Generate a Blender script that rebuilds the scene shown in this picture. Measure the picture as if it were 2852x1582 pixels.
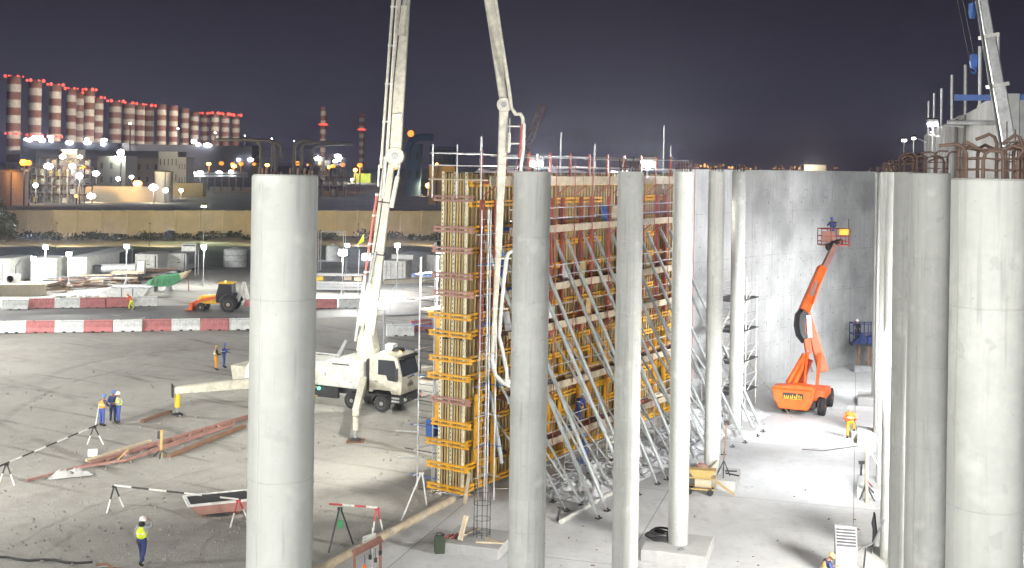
import bpy, bmesh, math, random
from mathutils import Vector, Matrix, noise
random.seed(7)
for _o in list(bpy.data.objects): bpy.data.objects.remove(_o)
S = bpy.context.scene; C = S.collection
R = math.radians
# ---------------------------------------------------------------- camera (photo pixels 2852 x 1582)
FPX, CX, CY, ROLL, CH = 3200.0, 1426.0, 457.7, 0.0155, 15.0
cd = bpy.data.cameras.new('camera'); cam = bpy.data.objects.new('camera', cd); C.objects.link(cam)
cd.sensor_width = 36; cd.lens = 36*FPX/2852; cd.shift_y = -(791-CY)/2852; cd.clip_start = .1; cd.clip_end = 9000
cam.matrix_world = Matrix.Translation((0, 0, CH)) @ Matrix.Rotation(R(90), 4, 'X') @ Matrix.Rotation(ROLL, 4, 'Z')
S.camera = cam
def ray(x, y):
    dx, dy = (x-CX)/FPX, (y-CY)/FPX; c, s = math.cos(ROLL), math.sin(ROLL)
    return c*dx+s*dy, -s*dx+c*dy
def G(x, y, z=0.0):                 # pixel on a level surface of height z
    a, b = ray(x, y); d = (CH-z)/b
    return Vector((a*d, d, z))
def P(x, y, d):                     # pixel at a known distance
    a, b = ray(x, y)
    return Vector((a*d, d, CH-b*d))
# ---------------------------------------------------------------- world, exposure
W = bpy.data.worlds.new('World'); S.world = W; W.use_nodes = True
nt = W.node_tree; bg = nt.nodes['Background']
tc = nt.nodes.new('ShaderNodeTexCoord'); sx = nt.nodes.new('ShaderNodeSeparateXYZ'); cr = nt.nodes.new('ShaderNodeValToRGB')
nt.links.new(tc.outputs['Generated'], sx.inputs[0]); nt.links.new(sx.outputs['Z'], cr.inputs[0]); nt.links.new(cr.outputs[0], bg.inputs[0])
e = cr.color_ramp.elements
e[0].position = 0; e[0].color = (.055, .046, .072, 1); e[1].position = .16; e[1].color = (.021, .0195, .030, 1)
_e = e.new(.05); _e.color = (.041, .039, .060, 1)
bg.inputs[1].default_value = 1.0
S.view_settings.view_transform = 'Standard'; S.view_settings.look = 'None'; S.view_settings.exposure = 0; S.view_settings.gamma = 1
S.render.engine = 'CYCLES'
S.cycles.use_denoising = True
try: S.cycles.denoiser = 'OPENIMAGEDENOISE'
except Exception: pass
S.cycles.max_bounces = 5; S.cycles.diffuse_bounces = 3; S.cycles.glossy_bounces = 2; S.cycles.transmission_bounces = 2
S.cycles.sample_clamp_indirect = 4; S.cycles.caustics_reflective = False; S.cycles.caustics_refractive = False
S.cycles.use_light_tree = True; S.cycles.volume_bounces = 0
# ---------------------------------------------------------------- materials
MAT = {}
def newmat(name):
    m = bpy.data.materials.new(name); m.use_nodes = True; MAT[name] = m
    return m, m.node_tree, m.node_tree.nodes['Principled BSDF']
def nd(t, kind, **kw):
    n = t.nodes.new('ShaderNode'+kind)
    for k, v in kw.items():
        if hasattr(n, k): setattr(n, k, v)
        else: n.inputs[k.replace('_', ' ')].default_value = v
    return n
def mix(t, fac, a, b, mode='MIX'):
    n = t.nodes.new('ShaderNodeMix'); n.data_type = 'RGBA'; n.blend_type = mode
    for i, v in ((0, fac), (6, a), (7, b)):
        if hasattr(v, 'node'): t.links.new(v, n.inputs[i])
        else: n.inputs[i].default_value = v if i == 0 else (*v[:3], 1)
    return n.outputs[2]
def ramp(t, src, p0, p1, c0=0.0, c1=1.0):
    n = t.nodes.new('ShaderNodeMapRange'); n.inputs[1].default_value = p0; n.inputs[2].default_value = p1
    n.inputs[3].default_value = c0; n.inputs[4].default_value = c1; t.links.new(src, n.inputs[0]); return n.outputs[0]
def noi(t, scale, vec=None, detail=4, rough=.6):
    n = nd(t, 'TexNoise'); n.inputs['Scale'].default_value = scale; n.inputs['Detail'].default_value = detail; n.inputs['Roughness'].default_value = rough
    if vec is not None: t.links.new(vec, n.inputs['Vector'])
    return n.outputs[0]
def mapping(t, out, scale):
    n = nd(t, 'Mapping'); n.inputs['Scale'].default_value = scale; t.links.new(out, n.inputs[0]); return n.outputs[0]
def bumpto(t, bs, h, strength=.3, dist=.02):
    b = nd(t, 'Bump'); b.inputs['Strength'].default_value = strength; b.inputs['Distance'].default_value = dist
    t.links.new(h, b.inputs['Height']); t.links.new(b.outputs[0], bs.inputs['Normal'])
def M(name, col, rough=.6, metal=0., var=.18, scale=2.5, dirt=None, rnd=.12, bump=.12, dirtamt=.55):
    if name in MAT: return MAT[name]
    m, t, b = newmat(name)
    oc = nd(t, 'TexCoord').outputs['Object']
    n1 = noi(t, scale, oc, 5, .65)
    dk = tuple(c*(1-var*1.6) for c in col); lt = tuple(min(1, c*(1+var)) for c in col)
    c = mix(t, ramp(t, n1, .3, .7), dk, lt)
    if dirt:
        n2 = noi(t, scale*2.3, oc, 6, .75)
        f = ramp(t, n2, .5, .72, 0, dirtamt); c = mix(t, f, c, dirt)
    if rnd:
        oi = nd(t, 'ObjectInfo'); f = ramp(t, oi.outputs['Random'], 0, 1, 1-rnd, 1+rnd)
        h = nd(t, 'HueSaturation'); t.links.new(f, h.inputs['Value']); t.links.new(c, h.inputs['Color']); c = h.outputs[0]
    t.links.new(c, b.inputs['Base Color'])
    b.inputs['Metallic'].default_value = metal
    t.links.new(ramp(t, n1, .2, .8, max(0, rough-.12), min(1, rough+.12)), b.inputs['Roughness'])
    if bump: bumpto(t, b, noi(t, scale*9, oc, 3), bump, .01)
    return m
def E(name, col, strength):
    if name in MAT: return MAT[name]
    m, t, b = newmat(name)
    b.inputs['Base Color'].default_value = (*col, 1); b.inputs['Emission Color'].default_value = (*col, 1); b.inputs['Emission Strength'].default_value = strength
    return m
def concrete(name, base, streak=.5, scale=1.0, panels=False, rnd=.06, lifts=False):
    m, t, b = newmat(name)
    co = nd(t, 'TexCoord'); oc = co.outputs['Object']
    oi = nd(t, 'ObjectInfo')
    off = nd(t, 'VectorMath', operation='ADD'); t.links.new(oc, off.inputs[0])
    cmb = nd(t, 'CombineXYZ')
    mu = nd(t, 'Math', operation='MULTIPLY'); mu.inputs[1].default_value = 57.; t.links.new(oi.outputs['Random'], mu.inputs[0])
    for i in range(3): t.links.new(mu.outputs[0], cmb.inputs[i])
    t.links.new(cmb.outputs[0], off.inputs[1]); v = off.outputs[0]
    big = noi(t, .55*scale, v, 6, .7); fine = noi(t, 7*scale, v, 6, .7)
    st = noi(t, 1.0, mapping(t, v, (5*scale, 5*scale, .18*scale)), 5, .65)
    c = mix(t, ramp(t, big, .32, .68), tuple(x*.78 for x in base), tuple(min(1, x*1.12) for x in base))
    c = mix(t, ramp(t, st, .5, .75, 0, streak), c, tuple(x*.55 for x in base))
    c = mix(t, ramp(t, fine, .35, .65, .0, .35), c, tuple(x*.72 for x in base))
    pit = nd(t, 'TexVoronoi'); pit.inputs['Scale'].default_value = 5.5*scale; t.links.new(v, pit.inputs['Vector'])
    c = mix(t, ramp(t, pit.outputs['Distance'], .03, .055, .75, 0), c, tuple(x*.35 for x in base))
    if lifts:      # each pour lift has its own tone, with damp drips below the joints
        sp = nd(t, 'SeparateXYZ'); t.links.new(oc, sp.inputs[0])
        sn = nd(t, 'Math', operation='SNAP'); sn.inputs[1].default_value = 2.02; t.links.new(sp.outputs[2], sn.inputs[0])
        ad = nd(t, 'Math', operation='ADD'); t.links.new(sn.outputs[0], ad.inputs[0]); t.links.new(mu.outputs[0], ad.inputs[1])
        wn = nd(t, 'TexWhiteNoise', noise_dimensions='1D'); t.links.new(ad.outputs[0], wn.inputs['W'])
        c = mix(t, ramp(t, wn.outputs['Value'], 0, 1, 0, .5), c, tuple(x*.72 for x in base))
        bl2 = noi(t, 3.1, v, 4, .6); c = mix(t, ramp(t, bl2, .63, .67, 0, .4), c, tuple(x*.62 for x in base))
        dr = noi(t, 1.0, mapping(t, v, (9, 9, .55)), 3, .6); blot = noi(t, 1.6, v, 3, .55)
        c = mix(t, ramp(t, dr, .58, .70, 0, .45), c, tuple(x*.5 for x in base)); c = mix(t, ramp(t, blot, .60, .72, 0, .4), c, tuple(min(1, x*1.3) for x in base))
    if panels:
        uv = co.outputs['UV']; sp = nd(t, 'SeparateXYZ'); t.links.new(uv, sp.inputs[0])
        def line(src, period, w, amt, offs=0.):
            a = nd(t, 'Math', operation='ADD'); a.inputs[1].default_value = offs; t.links.new(src, a.inputs[0])
            q = nd(t, 'Math', operation='PINGPONG'); q.inputs[1].default_value = period/2; t.links.new(a.outputs[0], q.inputs[0])
            return ramp(t, q.outputs[0], w*.4, w, amt, 0)
        brk = ramp(t, noi(t, .9, oc, 3), .38, .6)
        for src, per, w, amt, offs in ((sp.outputs[0], 2.7, .04, .7, .4), (sp.outputs[1], 3.05, .03, .5, .2), (sp.outputs[0], 1.35, .018, .35, 0.)):
            l = line(src, per, w, amt, offs); mm = nd(t, 'Math', operation='MULTIPLY'); t.links.new(l, mm.inputs[0]); t.links.new(brk, mm.inputs[1])
            c = mix(t, mm.outputs[0], c, tuple(x*.35 for x in base))
        # patches of damp, darker towards nothing in particular
        wet = noi(t, .16, mapping(t, uv, (1, .8, 1)), 5, .6)
        c = mix(t, ramp(t, wet, .49, .62, 0, .72), c, tuple(x*.5 for x in base))
        # the printed outlines of the form anchors: small hollow squares
        def cell(src, per, offs):
            a = nd(t, 'Math', operation='ADD'); a.inputs[1].default_value = offs; t.links.new(src, a.inputs[0])
            q = nd(t, 'Math', operation='PINGPONG'); q.inputs[1].default_value = per/2; t.links.new(a.outputs[0], q.inputs[0]); return q.outputs[0]
        mx = nd(t, 'Math', operation='MAXIMUM'); t.links.new(cell(sp.outputs[0], 2.7, 1.35), mx.inputs[0]); t.links.new(cell(sp.outputs[1], 4.6, .6), mx.inputs[1])
        s1 = ramp(t, mx.outputs[0], .26, .29); s2 = ramp(t, mx.outputs[0], .32, .35, 1, 0)
        mm = nd(t, 'Math', operation='MULTIPLY'); t.links.new(s1, mm.inputs[0]); t.links.new(s2, mm.inputs[1])
        mk = nd(t, 'Math', operation='MULTIPLY'); t.links.new(mm.outputs[0], mk.inputs[0]); t.links.new(ramp(t, noi(t, 2.3, oc, 2), .42, .6, 0, .55), mk.inputs[1])
        c = mix(t, mk.outputs[0], c, tuple(x*.4 for x in base))
    f = ramp(t, oi.outputs['Random'], 0, 1, 1-rnd, 1+rnd)
    h = nd(t, 'HueSaturation'); t.links.new(f, h.inputs['Value']); t.links.new(c, h.inputs['Color'])
    t.links.new(h.outputs[0], b.inputs['Base Color'])
    t.links.new(ramp(t, big, .3, .7, .6, .85), b.inputs['Roughness'])
    b.inputs['Specular IOR Level'].default_value = .35
    bumpto(t, b, fine, .22, .012)
    return m
# ---------------------------------------------------------------- mesh builder
class MB:
    def __init__(s): s.v = []; s.f = []
    def add(s, vs, fs):
        n = len(s.v); s.v += [tuple(v) for v in vs]; s.f += [tuple(i+n for i in f) for f in fs]; return s
    def bb(s, x0, x1, y0, y1, z0, z1):
        return s.add([(x0,y0,z0),(x1,y0,z0),(x1,y1,z0),(x0,y1,z0),(x0,y0,z1),(x1,y0,z1),(x1,y1,z1),(x0,y1,z1)],
                     [(0,3,2,1),(4,5,6,7),(0,1,5,4),(1,2,6,5),(2,3,7,6),(3,0,4,7)])
    def box(s, c, size, rot=(0,0,0)):
        m = Matrix.Translation(c) @ (Matrix.Rotation(rot[2],4,'Z') @ Matrix.Rotation(rot[1],4,'Y') @ Matrix.Rotation(rot[0],4,'X'))
        x, y, z = (k/2 for k in size)
        vs = [m @ Vector(q) for q in ((-x,-y,-z),(x,-y,-z),(x,y,-z),(-x,y,-z),(-x,-y,z),(x,-y,z),(x,y,z),(-x,y,z))]
        return s.add(vs, [(0,3,2,1),(4,5,6,7),(0,1,5,4),(1,2,6,5),(2,3,7,6),(3,0,4,7)])
    def frame(s, p0, p1, up):
        d = (Vector(p1)-Vector(p0)).normalized(); u = Vector(up)
        if abs(d.dot(u)) > .98: u = Vector((1,0,0)) if abs(d.x) < .9 else Vector((0,1,0))
        a = d.cross(u).normalized(); return a, a.cross(d).normalized()
    def beam(s, p0, p1, w, h, w2=None, h2=None, up=(0,0,1)):
        p0, p1 = Vector(p0), Vector(p1); a, b = s.frame(p0, p1, up); w2 = w if w2 is None else w2; h2 = h if h2 is None else h2
        vs = [p0+a*(i*w/2)+b*(j*h/2) for i, j in ((-1,-1),(1,-1),(1,1),(-1,1))]+[p1+a*(i*w2/2)+b*(j*h2/2) for i, j in ((-1,-1),(1,-1),(1,1),(-1,1))]
        return s.add(vs, [(3,2,1,0),(4,5,6,7),(0,1,5,4),(1,2,6,5),(2,3,7,6),(3,0,4,7)])
    def tube(s, p0, p1, r, n=8, r2=None):
        p0, p1 = Vector(p0), Vector(p1); a, b = s.frame(p0, p1, (0,0,1)); r2 = r if r2 is None else r2
        vs = []
        for p, q in ((p0, r), (p1, r2)):
            vs += [p+(a*math.cos(2*math.pi*i/n)+b*math.sin(2*math.pi*i/n))*q for i in range(n)]
        return s.add(vs, [(i, (i+1)%n, n+(i+1)%n, n+i) for i in range(n)]+[tuple(range(n-1,-1,-1)), tuple(range(n,2*n))])
    def path(s, pts, r, n=6):
        pts = [Vector(p) for p in pts]; vs = []; pa = None
        for i, p in enumerate(pts):
            d = (pts[min(i+1, len(pts)-1)]-pts[max(i-1, 0)]).normalized()
            if pa is None: pa, _ = s.frame(p, p+d, (0,0,1))
            a = (pa-d*pa.dot(d)).normalized(); b = d.cross(a); pa = a
            rr = r[i] if isinstance(r, (list, tuple)) else r
            vs += [p+(a*math.cos(2*math.pi*k/n)+b*math.sin(2*math.pi*k/n))*rr for k in range(n)]
        fs = [(j*n+k, j*n+(k+1)%n, (j+1)*n+(k+1)%n, (j+1)*n+k) for j in range(len(pts)-1) for k in range(n)]
        return s.add(vs, fs+[tuple(range(n-1,-1,-1)), tuple(range((len(pts)-1)*n, len(pts)*n))])
    def lathe(s, prof, n=16, m=None):
        m = m or Matrix(); vs = []
        for r, z in prof: vs += [m @ Vector((r*math.cos(2*math.pi*i/n), r*math.sin(2*math.pi*i/n), z)) for i in range(n)]
        fs = [(j*n+i, j*n+(i+1)%n, (j+1)*n+(i+1)%n, (j+1)*n+i) for j in range(len(prof)-1) for i in range(n)]
        return s.add(vs, fs+[tuple(range(n-1,-1,-1)), tuple(range((len(prof)-1)*n, len(prof)*n))])
    def prism(s, poly, a, b, plane='xz'):            # outline in a plane, extruded along the third axis
        f = {'xz': lambda p, q: (p[0], q, p[1]), 'yz': lambda p, q: (q, p[0], p[1]), 'xy': lambda p, q: (p[0], p[1], q)}[plane]
        n = len(poly)
        return s.add([f(p, a) for p in poly]+[f(p, b) for p in poly],
                     [tuple(range(n)), tuple(range(2*n-1, n-1, -1))]+[(i, n+i, n+(i+1)%n, (i+1)%n) for i in range(n)])
    def ball(s, c, r, n=10, sc=(1,1,1)):
        k = max(4, n//2)
        prof = [(max(1e-3, r*math.sin(math.pi*i/k)), -r*math.cos(math.pi*i/k)) for i in range(k+1)]
        return s.lathe(prof, n, Matrix.Translation(c) @ Matrix.Diagonal((*sc, 1)))
_bev = {}
def part(parent, name, mb, mat, smooth=None, world=False, kind=None, bevel=0):
    v = mb.v
    if world and parent is not None:
        mw_, k_ = parent.matrix_basis, parent.parent
        while k_ is not None: mw_ = k_.matrix_basis @ mw_; k_ = k_.parent
        inv = mw_.inverted(); v = [tuple(inv @ Vector(p)) for p in v]
    me = bpy.data.meshes.new(name); me.from_pydata(v, [], mb.f)
    bm = bmesh.new(); bm.from_mesh(me); bmesh.ops.recalc_face_normals(bm, faces=bm.faces[:])
    if bevel: bmesh.ops.bevel(bm, geom=bm.edges[:], offset=bevel, segments=1, affect='EDGES', clamp_overlap=True)
    bm.to_mesh(me); bm.free()
    if smooth:
        me.polygons.foreach_set('use_smooth', [True]*len(me.polygons)); me.set_sharp_from_angle(angle=R(smooth))
    me.materials.append(MAT[mat] if isinstance(mat, str) else mat)
    o = bpy.data.objects.new(name, me); C.objects.link(o)
    if parent is not None: o.parent = parent
    if kind: o['kind'] = kind
    return o
def tag(o, label, cat, group=None):
    o['label'] = label; o['category'] = cat; o['kind'] = 'thing'
    if group: o['group'] = group
    return o
def thing(name, label, cat, loc=(0,0,0), rz=0., group=None):
    o = bpy.data.objects.new(name, None); C.objects.link(o); o.empty_display_size = .2
    o.location = loc; o.rotation_euler = (0, 0, rz)
    o.matrix_basis = Matrix.Translation(loc) @ Matrix.Rotation(rz, 4, 'Z')
    return tag(o, label, cat, group)
def again(src, parent, loc=None, rot=None):
    o = src.copy(); C.objects.link(o); o.parent = parent
    if loc is not None: o.location = loc
    if rot is not None: o.rotation_euler = rot
    return o
def structure(name, mb, mat, smooth=None):
    o = part(None, name, mb, mat, smooth); o['kind'] = 'structure'; return o
def copy_tree(o, parent=None):
    c = o.copy(); C.objects.link(c); c.parent = parent
    for ch in list(o.children): copy_tree(ch, c)
    return c
def spot(parent, loc, target, power, deg, col=(1,.97,.9), radius=.25, blend=.35, world=True):
    l = bpy.data.lights.new('floodlight_beam', 'SPOT'); l.energy = power; l.spot_size = R(deg); l.spot_blend = blend; l.color = col; l.shadow_soft_size = radius
    o = bpy.data.objects.new('floodlight_beam', l); C.objects.link(o)
    loc, target = Vector(loc), Vector(target)
    mw = Matrix.Translation(loc) @ (target-loc).to_track_quat('-Z', 'Y').to_matrix().to_4x4()
    if parent is not None:
        o.parent = parent; o.matrix_basis = parent.matrix_basis.inverted() @ mw
    else: o.matrix_basis = mw
    return o
def glow(parent, loc, power, col=(1,.95,.85), radius=.15):
    l = bpy.data.lights.new('lamp_light', 'POINT'); l.energy = power; l.color = col; l.shadow_soft_size = radius
    o = bpy.data.objects.new('lamp_light', l); C.objects.link(o); m = Matrix.Translation(loc)
    if parent is not None:
        o.parent = parent; o.matrix_basis = parent.matrix_basis.inverted() @ m
    else: o.matrix_basis = m
    return o
def arc(c, r, a0, a1, n, plane='xz'):
    out = []
    for i in range(n+1):
        t = R(a0+(a1-a0)*i/n); p, q = r*math.cos(t), r*math.sin(t)
        out.append(Vector(c)+Vector({'xz': (p,0,q), 'yz': (0,p,q), 'xy': (p,q,0)}[plane]))
    return out
# ---------------------------------------------------------------- palette
concrete('column_concrete', (.47, .48, .455), .6, 1.0, lifts=True)
concrete('wall_concrete', (.48, .485, .485), .4, .8, panels=True)
concrete('footing_concrete', (.44, .44, .43), .2, 1.2)
concrete('raw_concrete', (.33, .32, .30), .4, 1.0)
concrete('low_wall_render', (.46, .42, .31), .3, .6)
M('timber', (.46, .34, .15), .7, dirt=(.25, .18, .10), rnd=.25, scale=3); M('timber_pale', (.66, .60, .42), .7, dirt=(.3, .24, .15), rnd=.2)
M('plank', (.50, .42, .30), .75, dirt=(.28, .22, .15), rnd=.2); M('plywood', (.06, .036, .024), .75, rnd=.2); M('deck', (.26, .13, .10), .8, rnd=.2)  # plywood near black: shade between the beams put into its colour
M('yellow_steel', (.70, .36, .02), .5, dirt=(.4, .2, .03), rnd=.12); M('red_steel', (.38, .10, .075), .55, dirt=(.2, .05, .04), rnd=.15)
M('primer_red', (.36, .19, .16), .7, dirt=(.27, .2, .16), rnd=.15); M('rust', (.20, .11, .07), .85, dirt=(.1, .05, .03), rnd=.2); M('rebar', (.10, .062, .048), .8, rnd=.2)
M('galv', (.36, .385, .385), .5, .35, dirt=(.25, .25, .24), rnd=.15); M('scaffold', (.62, .63, .64), .45, .4, dirt=(.3, .28, .25), rnd=.12); M('dark_steel', (.05, .05, .055), .5, .3, rnd=.2)
M('white_paint', (.62, .62, .58), .4, dirt=(.42, .38, .30), rnd=.05, dirtamt=.4); M('cream_paint', (.58, .56, .47), .42, dirt=(.34, .29, .21), rnd=.04, dirtamt=.65); M('grey_paint', (.34, .35, .36), .5, dirt=(.2, .19, .17))
M('rubber', (.025, .025, .027), .8, rnd=.1); M('rim', (.35, .35, .34), .5, .3); M('glass', (.03, .035, .04), .08, var=.05, bump=0, rnd=0)
M('orange_paint', (.78, .12, .015), .5, dirt=(.36, .12, .06), rnd=.04, dirtamt=.6); M('dark_red_paint', (.30, .05, .03), .5); M('black_plastic', (.02, .02, .022), .5)
M('white_plastic', (.74, .77, .76), .55, dirt=(.45, .44, .4), rnd=.06, dirtamt=.4); M('red_plastic', (.52, .19, .19), .55, dirt=(.35, .14, .13), rnd=.12); M('sheet_plastic', (.78, .79, .82), .35, rnd=.1)
M('blue_paint', (.05, .14, .45), .5); M('green_paint', (.06, .27, .12), .5, dirt=(.05, .16, .08)); M('yellow_box', (.85, .52, .03), .5)
M('skin', (.28, .15, .09), .6, bump=0); M('boot', (.03, .025, .02), .7)
for n_, c_ in (('navy', (.03, .045, .14)), ('blue_cloth', (.06, .10, .33)), ('grey_cloth', (.30, .31, .33)), ('black_cloth', (.02, .02, .025)), ('orange_cloth', (.85, .13, .012)), ('amber_cloth', (.75, .30, .02)), ('vest_yellow', (.72, .85, .04)), ('vest_orange', (.8, .35, .05)), ('tan', (.45, .32, .12)), ('white_hat', (.8, .8, .78)), ('blue_hat', (.1, .2, .5)), ('reflective', (.7, .7, .66))):
    M(n_, c_, .8, var=.12, scale=14, bump=.05, rnd=0)
E('lamp_white', (1, .98, .93), 40); E('lamp_cool', (.92, .96, 1), 30); E('lamp_warm', (1, .50, .16), 2.6); E('lamp_red', (1, .10, .07), 2); E('lamp_orange', (1, .34, .05), 1.8); E('lamp_green', (.75, 1, .45), 25); E('lamp_teal', (.1, 1, .6), 4)
# ================================================================ setting: ground, slab, road
TRACKS = [((0, 1540), (640, 1290), 1.2, .16), ((60, 1582), (690, 1310), 1.4, .14), ((180, 1500), (330, 1420), .5, .12), ((560, 1582), (690, 1440), .8, .14), ((0, 1180), (420, 1010), 2.0, .3), ((120, 1060), (600, 965), 3.0, .35), ((880, 1330), (1180, 1420), 2.0, .2), ((300, 1400), (560, 1470), 1.0, .12), ((860, 1250), (1210, 1290), 3.0, .5)]
def ground_mat():
    m, t, b = newmat('dirt')
    oc = nd(t, 'TexCoord').outputs['Object']
    n1 = noi(t, .09, oc, 6, .65); n2 = noi(t, 1.3, oc, 7, .7); n3 = noi(t, 11, oc, 5, .7)
    c = mix(t, ramp(t, n1, .35, .65), (.25, .24, .22), (.38, .37, .34))
    c = mix(t, ramp(t, n2, .4, .7, 0, .6), c, (.39, .38, .355))
    c = mix(t, ramp(t, n3, .5, .75, 0, .5), c, (.13, .115, .095))
    # tyre tracks: long warped stripes in two directions
    hs = n2
    for rot, sc, th_ in ((-1.05, .09, .035), (-.8, .05, .03)):
        mp = nd(t, 'Mapping'); mp.inputs['Rotation'].default_value = (0, 0, rot); t.links.new(oc, mp.inputs[0])
        w = nd(t, 'TexWave'); w.inputs['Scale'].default_value = sc; w.inputs['Distortion'].default_value = 9.; w.inputs['Detail'].default_value = 2; w.inputs['Detail Scale'].default_value = .12
        t.links.new(mp.outputs[0], w.inputs[0])
        f = nd(t, 'Math', operation='MULTIPLY'); t.links.new(ramp(t, w.outputs['Fac'], .0, th_, 1, 0), f.inputs[0]); t.links.new(ramp(t, noi(t, .11, oc, 4), .45, .6, 0, .6), f.inputs[1])
        c = mix(t, f.outputs[0], c, (.13, .115, .095))
        a = nd(t, 'Math', operation='SUBTRACT'); t.links.new(hs, a.inputs[0]); t.links.new(f.outputs[0], a.inputs[1]); hs = a.outputs[0]
    sp = nd(t, 'SeparateXYZ'); t.links.new(oc, sp.inputs[0]); msk = ramp(t, noi(t, .35, oc, 4), .36, .56, .05, .42)
    for (ax, ay), (bx, by), bulge, w in TRACKS:
        a_, b_ = G(ax, ay), G(bx, by); mid = (a_+b_)/2; ch = (b_-a_); Lc = ch.length; nv = Vector((-ch.y, ch.x, 0)).normalized()
        Rr = (Lc*Lc/4+bulge*bulge)/(2*bulge); cc = mid+nv*(Rr-bulge)*-1
        vd = nd(t, 'VectorMath', operation='DISTANCE'); t.links.new(oc, vd.inputs[0]); vd.inputs[1].default_value = (cc.x, cc.y, 0)
        sb = nd(t, 'Math', operation='SUBTRACT'); t.links.new(vd.outputs['Value'], sb.inputs[0]); sb.inputs[1].default_value = abs(Rr)
        wb = nd(t, 'Math', operation='MULTIPLY_ADD'); t.links.new(noi(t, 1.1, oc, 2), wb.inputs[0]); wb.inputs[1].default_value = .35; t.links.new(sb.outputs[0], wb.inputs[2])
        ab = nd(t, 'Math', operation='ABSOLUTE'); t.links.new(wb.outputs[0], ab.inputs[0])
        f = nd(t, 'Math', operation='MULTIPLY'); t.links.new(ramp(t, ab.outputs[0], w*.5, w, 1, 0), f.inputs[0])
        md = nd(t, 'VectorMath', operation='DISTANCE'); t.links.new(oc, md.inputs[0]); md.inputs[1].default_value = (mid.x, mid.y, 0)
        f2 = nd(t, 'Math', operation='MULTIPLY'); t.links.new(ramp(t, md.outputs['Value'], Lc*.38, Lc*.56, .8, 0), f2.inputs[0]); t.links.new(msk, f2.inputs[1]); t.links.new(f2.outputs[0], f.inputs[1])
        c = mix(t, f.outputs[0], c, (.15, .14, .125)); a2 = nd(t, 'Math', operation='SUBTRACT'); t.links.new(hs, a2.inputs[0]); t.links.new(f.outputs[0], a2.inputs[1]); hs = a2.outputs[0]
    t.links.new(c, b.inputs['Base Color']); b.inputs['Roughness'].default_value = .92; b.inputs['Specular IOR Level'].default_value = .2
    a = nd(t, 'Math', operation='ADD'); t.links.new(hs, a.inputs[0]); t.links.new(n3, a.inputs[1])
    bumpto(t, b, a.outputs[0], .7, .06)
ground_mat()
def slab_mat():
    m, t, b = newmat('slab')
    oc = nd(t, 'TexCoord').outputs['Object']
    n1 = noi(t, .22, oc, 6, .68); n2 = noi(t, 2.2, oc, 6, .7); n3 = noi(t, 14, oc, 4, .7)
    c = mix(t, ramp(t, n1, .35, .66), (.47, .475, .475), (.63, .635, .635))
    c = mix(t, ramp(t, n2, .52, .76, 0, .5), c, (.30, .295, .28))
    c = mix(t, ramp(t, n3, .6, .8, 0, .35), c, (.26, .255, .25))
    mp = nd(t, 'Mapping'); mp.inputs['Rotation'].default_value = (0, 0, R(16.8)); t.links.new(oc, mp.inputs[0])
    sp = nd(t, 'SeparateXYZ'); t.links.new(mp.outputs[0], sp.inputs[0])
    for k, per in ((0, 8.2), (1, 10.6)):
        q = nd(t, 'Math', operation='PINGPONG'); q.inputs[1].default_value = per/2; t.links.new(sp.outputs[k], q.inputs[0])
        c = mix(t, ramp(t, q.outputs[0], .012, .03, .8, 0), c, (.16, .16, .155))
    ms = nd(t, 'TexMusgrave') if False else None
    sm = noi(t, .5, mapping(t, oc, (1.6, .5, 1)), 4, .6)
    c = mix(t, ramp(t, sm, .58, .72, 0, .4), c, (.33, .32, .31))
    t.links.new(c, b.inputs['Base Color']); t.links.new(ramp(t, n1, .3, .7, .42, .75), b.inputs['Roughness'])
    bumpto(t, b, n2, .12, .01)
slab_mat()
SLAB = .05
BORDER0, BORDER1 = G(905, 1592), G(1262, 1401)
_bd = (BORDER1-BORDER0); _bd.z = 0; _bd.normalize()
def left_of_border(x, y):
    return -((x-BORDER0.x)*_bd.y-(y-BORDER0.y)*_bd.x)
def axis(dense0, dense1, step, lo, hi):
    out = [dense0+step*i for i in range(int((dense1-dense0)/step)+1)]
    k, s_ = out[-1], step
    while k < hi: s_ *= 1.35; k += s_; out.append(k)
    k, s_ = dense0, step
    while k > lo: s_ *= 1.35; k -= s_; out.insert(0, k)
    return out
xs, ys = axis(-42, 2, .32, -2200, 2200), axis(36, 100, .34, -200, 3200)
mb = MB(); nx = len(xs)
for y in ys:
    for x in xs:
        l = left_of_border(x, y); z = 0
        if -60 < x < 10 and 20 < y < 130 and l > .4:
            k = min(1, (l-.4)/4)
            z = k*(.10*(noise.noise((x*.16, y*.16, 3))) + .05*noise.noise((x*.7, y*.7, 9)) + .02*noise.noise((x*2.1, y*2.1, 1)))-.02*k
        mb.v.append((x, y, z))
mb.f = [(j*nx+i, j*nx+i+1, (j+1)*nx+i+1, (j+1)*nx+i) for j in range(len(ys)-1) for i in range(nx-1)]
g_ = structure('ground', mb, 'dirt', 60)
A_ = BORDER0-_bd*45
mb = MB().prism([(A_.x, A_.y), (BORDER1.x, BORDER1.y), (9, 72), (19, 84), (42, 108), (75, 108), (75, -6), (A_.x, -6)], .001, SLAB, 'xy')
structure('concrete_floor', mb, 'slab')
def asphalt():
    m, t, b = newmat('asphalt'); oc = nd(t, 'TexCoord').outputs['Object']
    n1 = noi(t, .25, oc, 6, .7); n2 = noi(t, 9, oc, 4, .7)
    c = mix(t, ramp(t, n1, .35, .65), (.045, .048, .055), (.12, .115, .105)); c = mix(t, ramp(t, n2, .5, .8, 0, .4), c, (.16, .15, .135))
    t.links.new(c, b.inputs['Base Color']); b.inputs['Roughness'].default_value = .7; bumpto(t, b, n2, .3, .02)
asphalt()
q = [G(-400, 902), G(720, 893), G(1300, 872), G(1300, 838), G(720, 850), G(-400, 862)]
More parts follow.
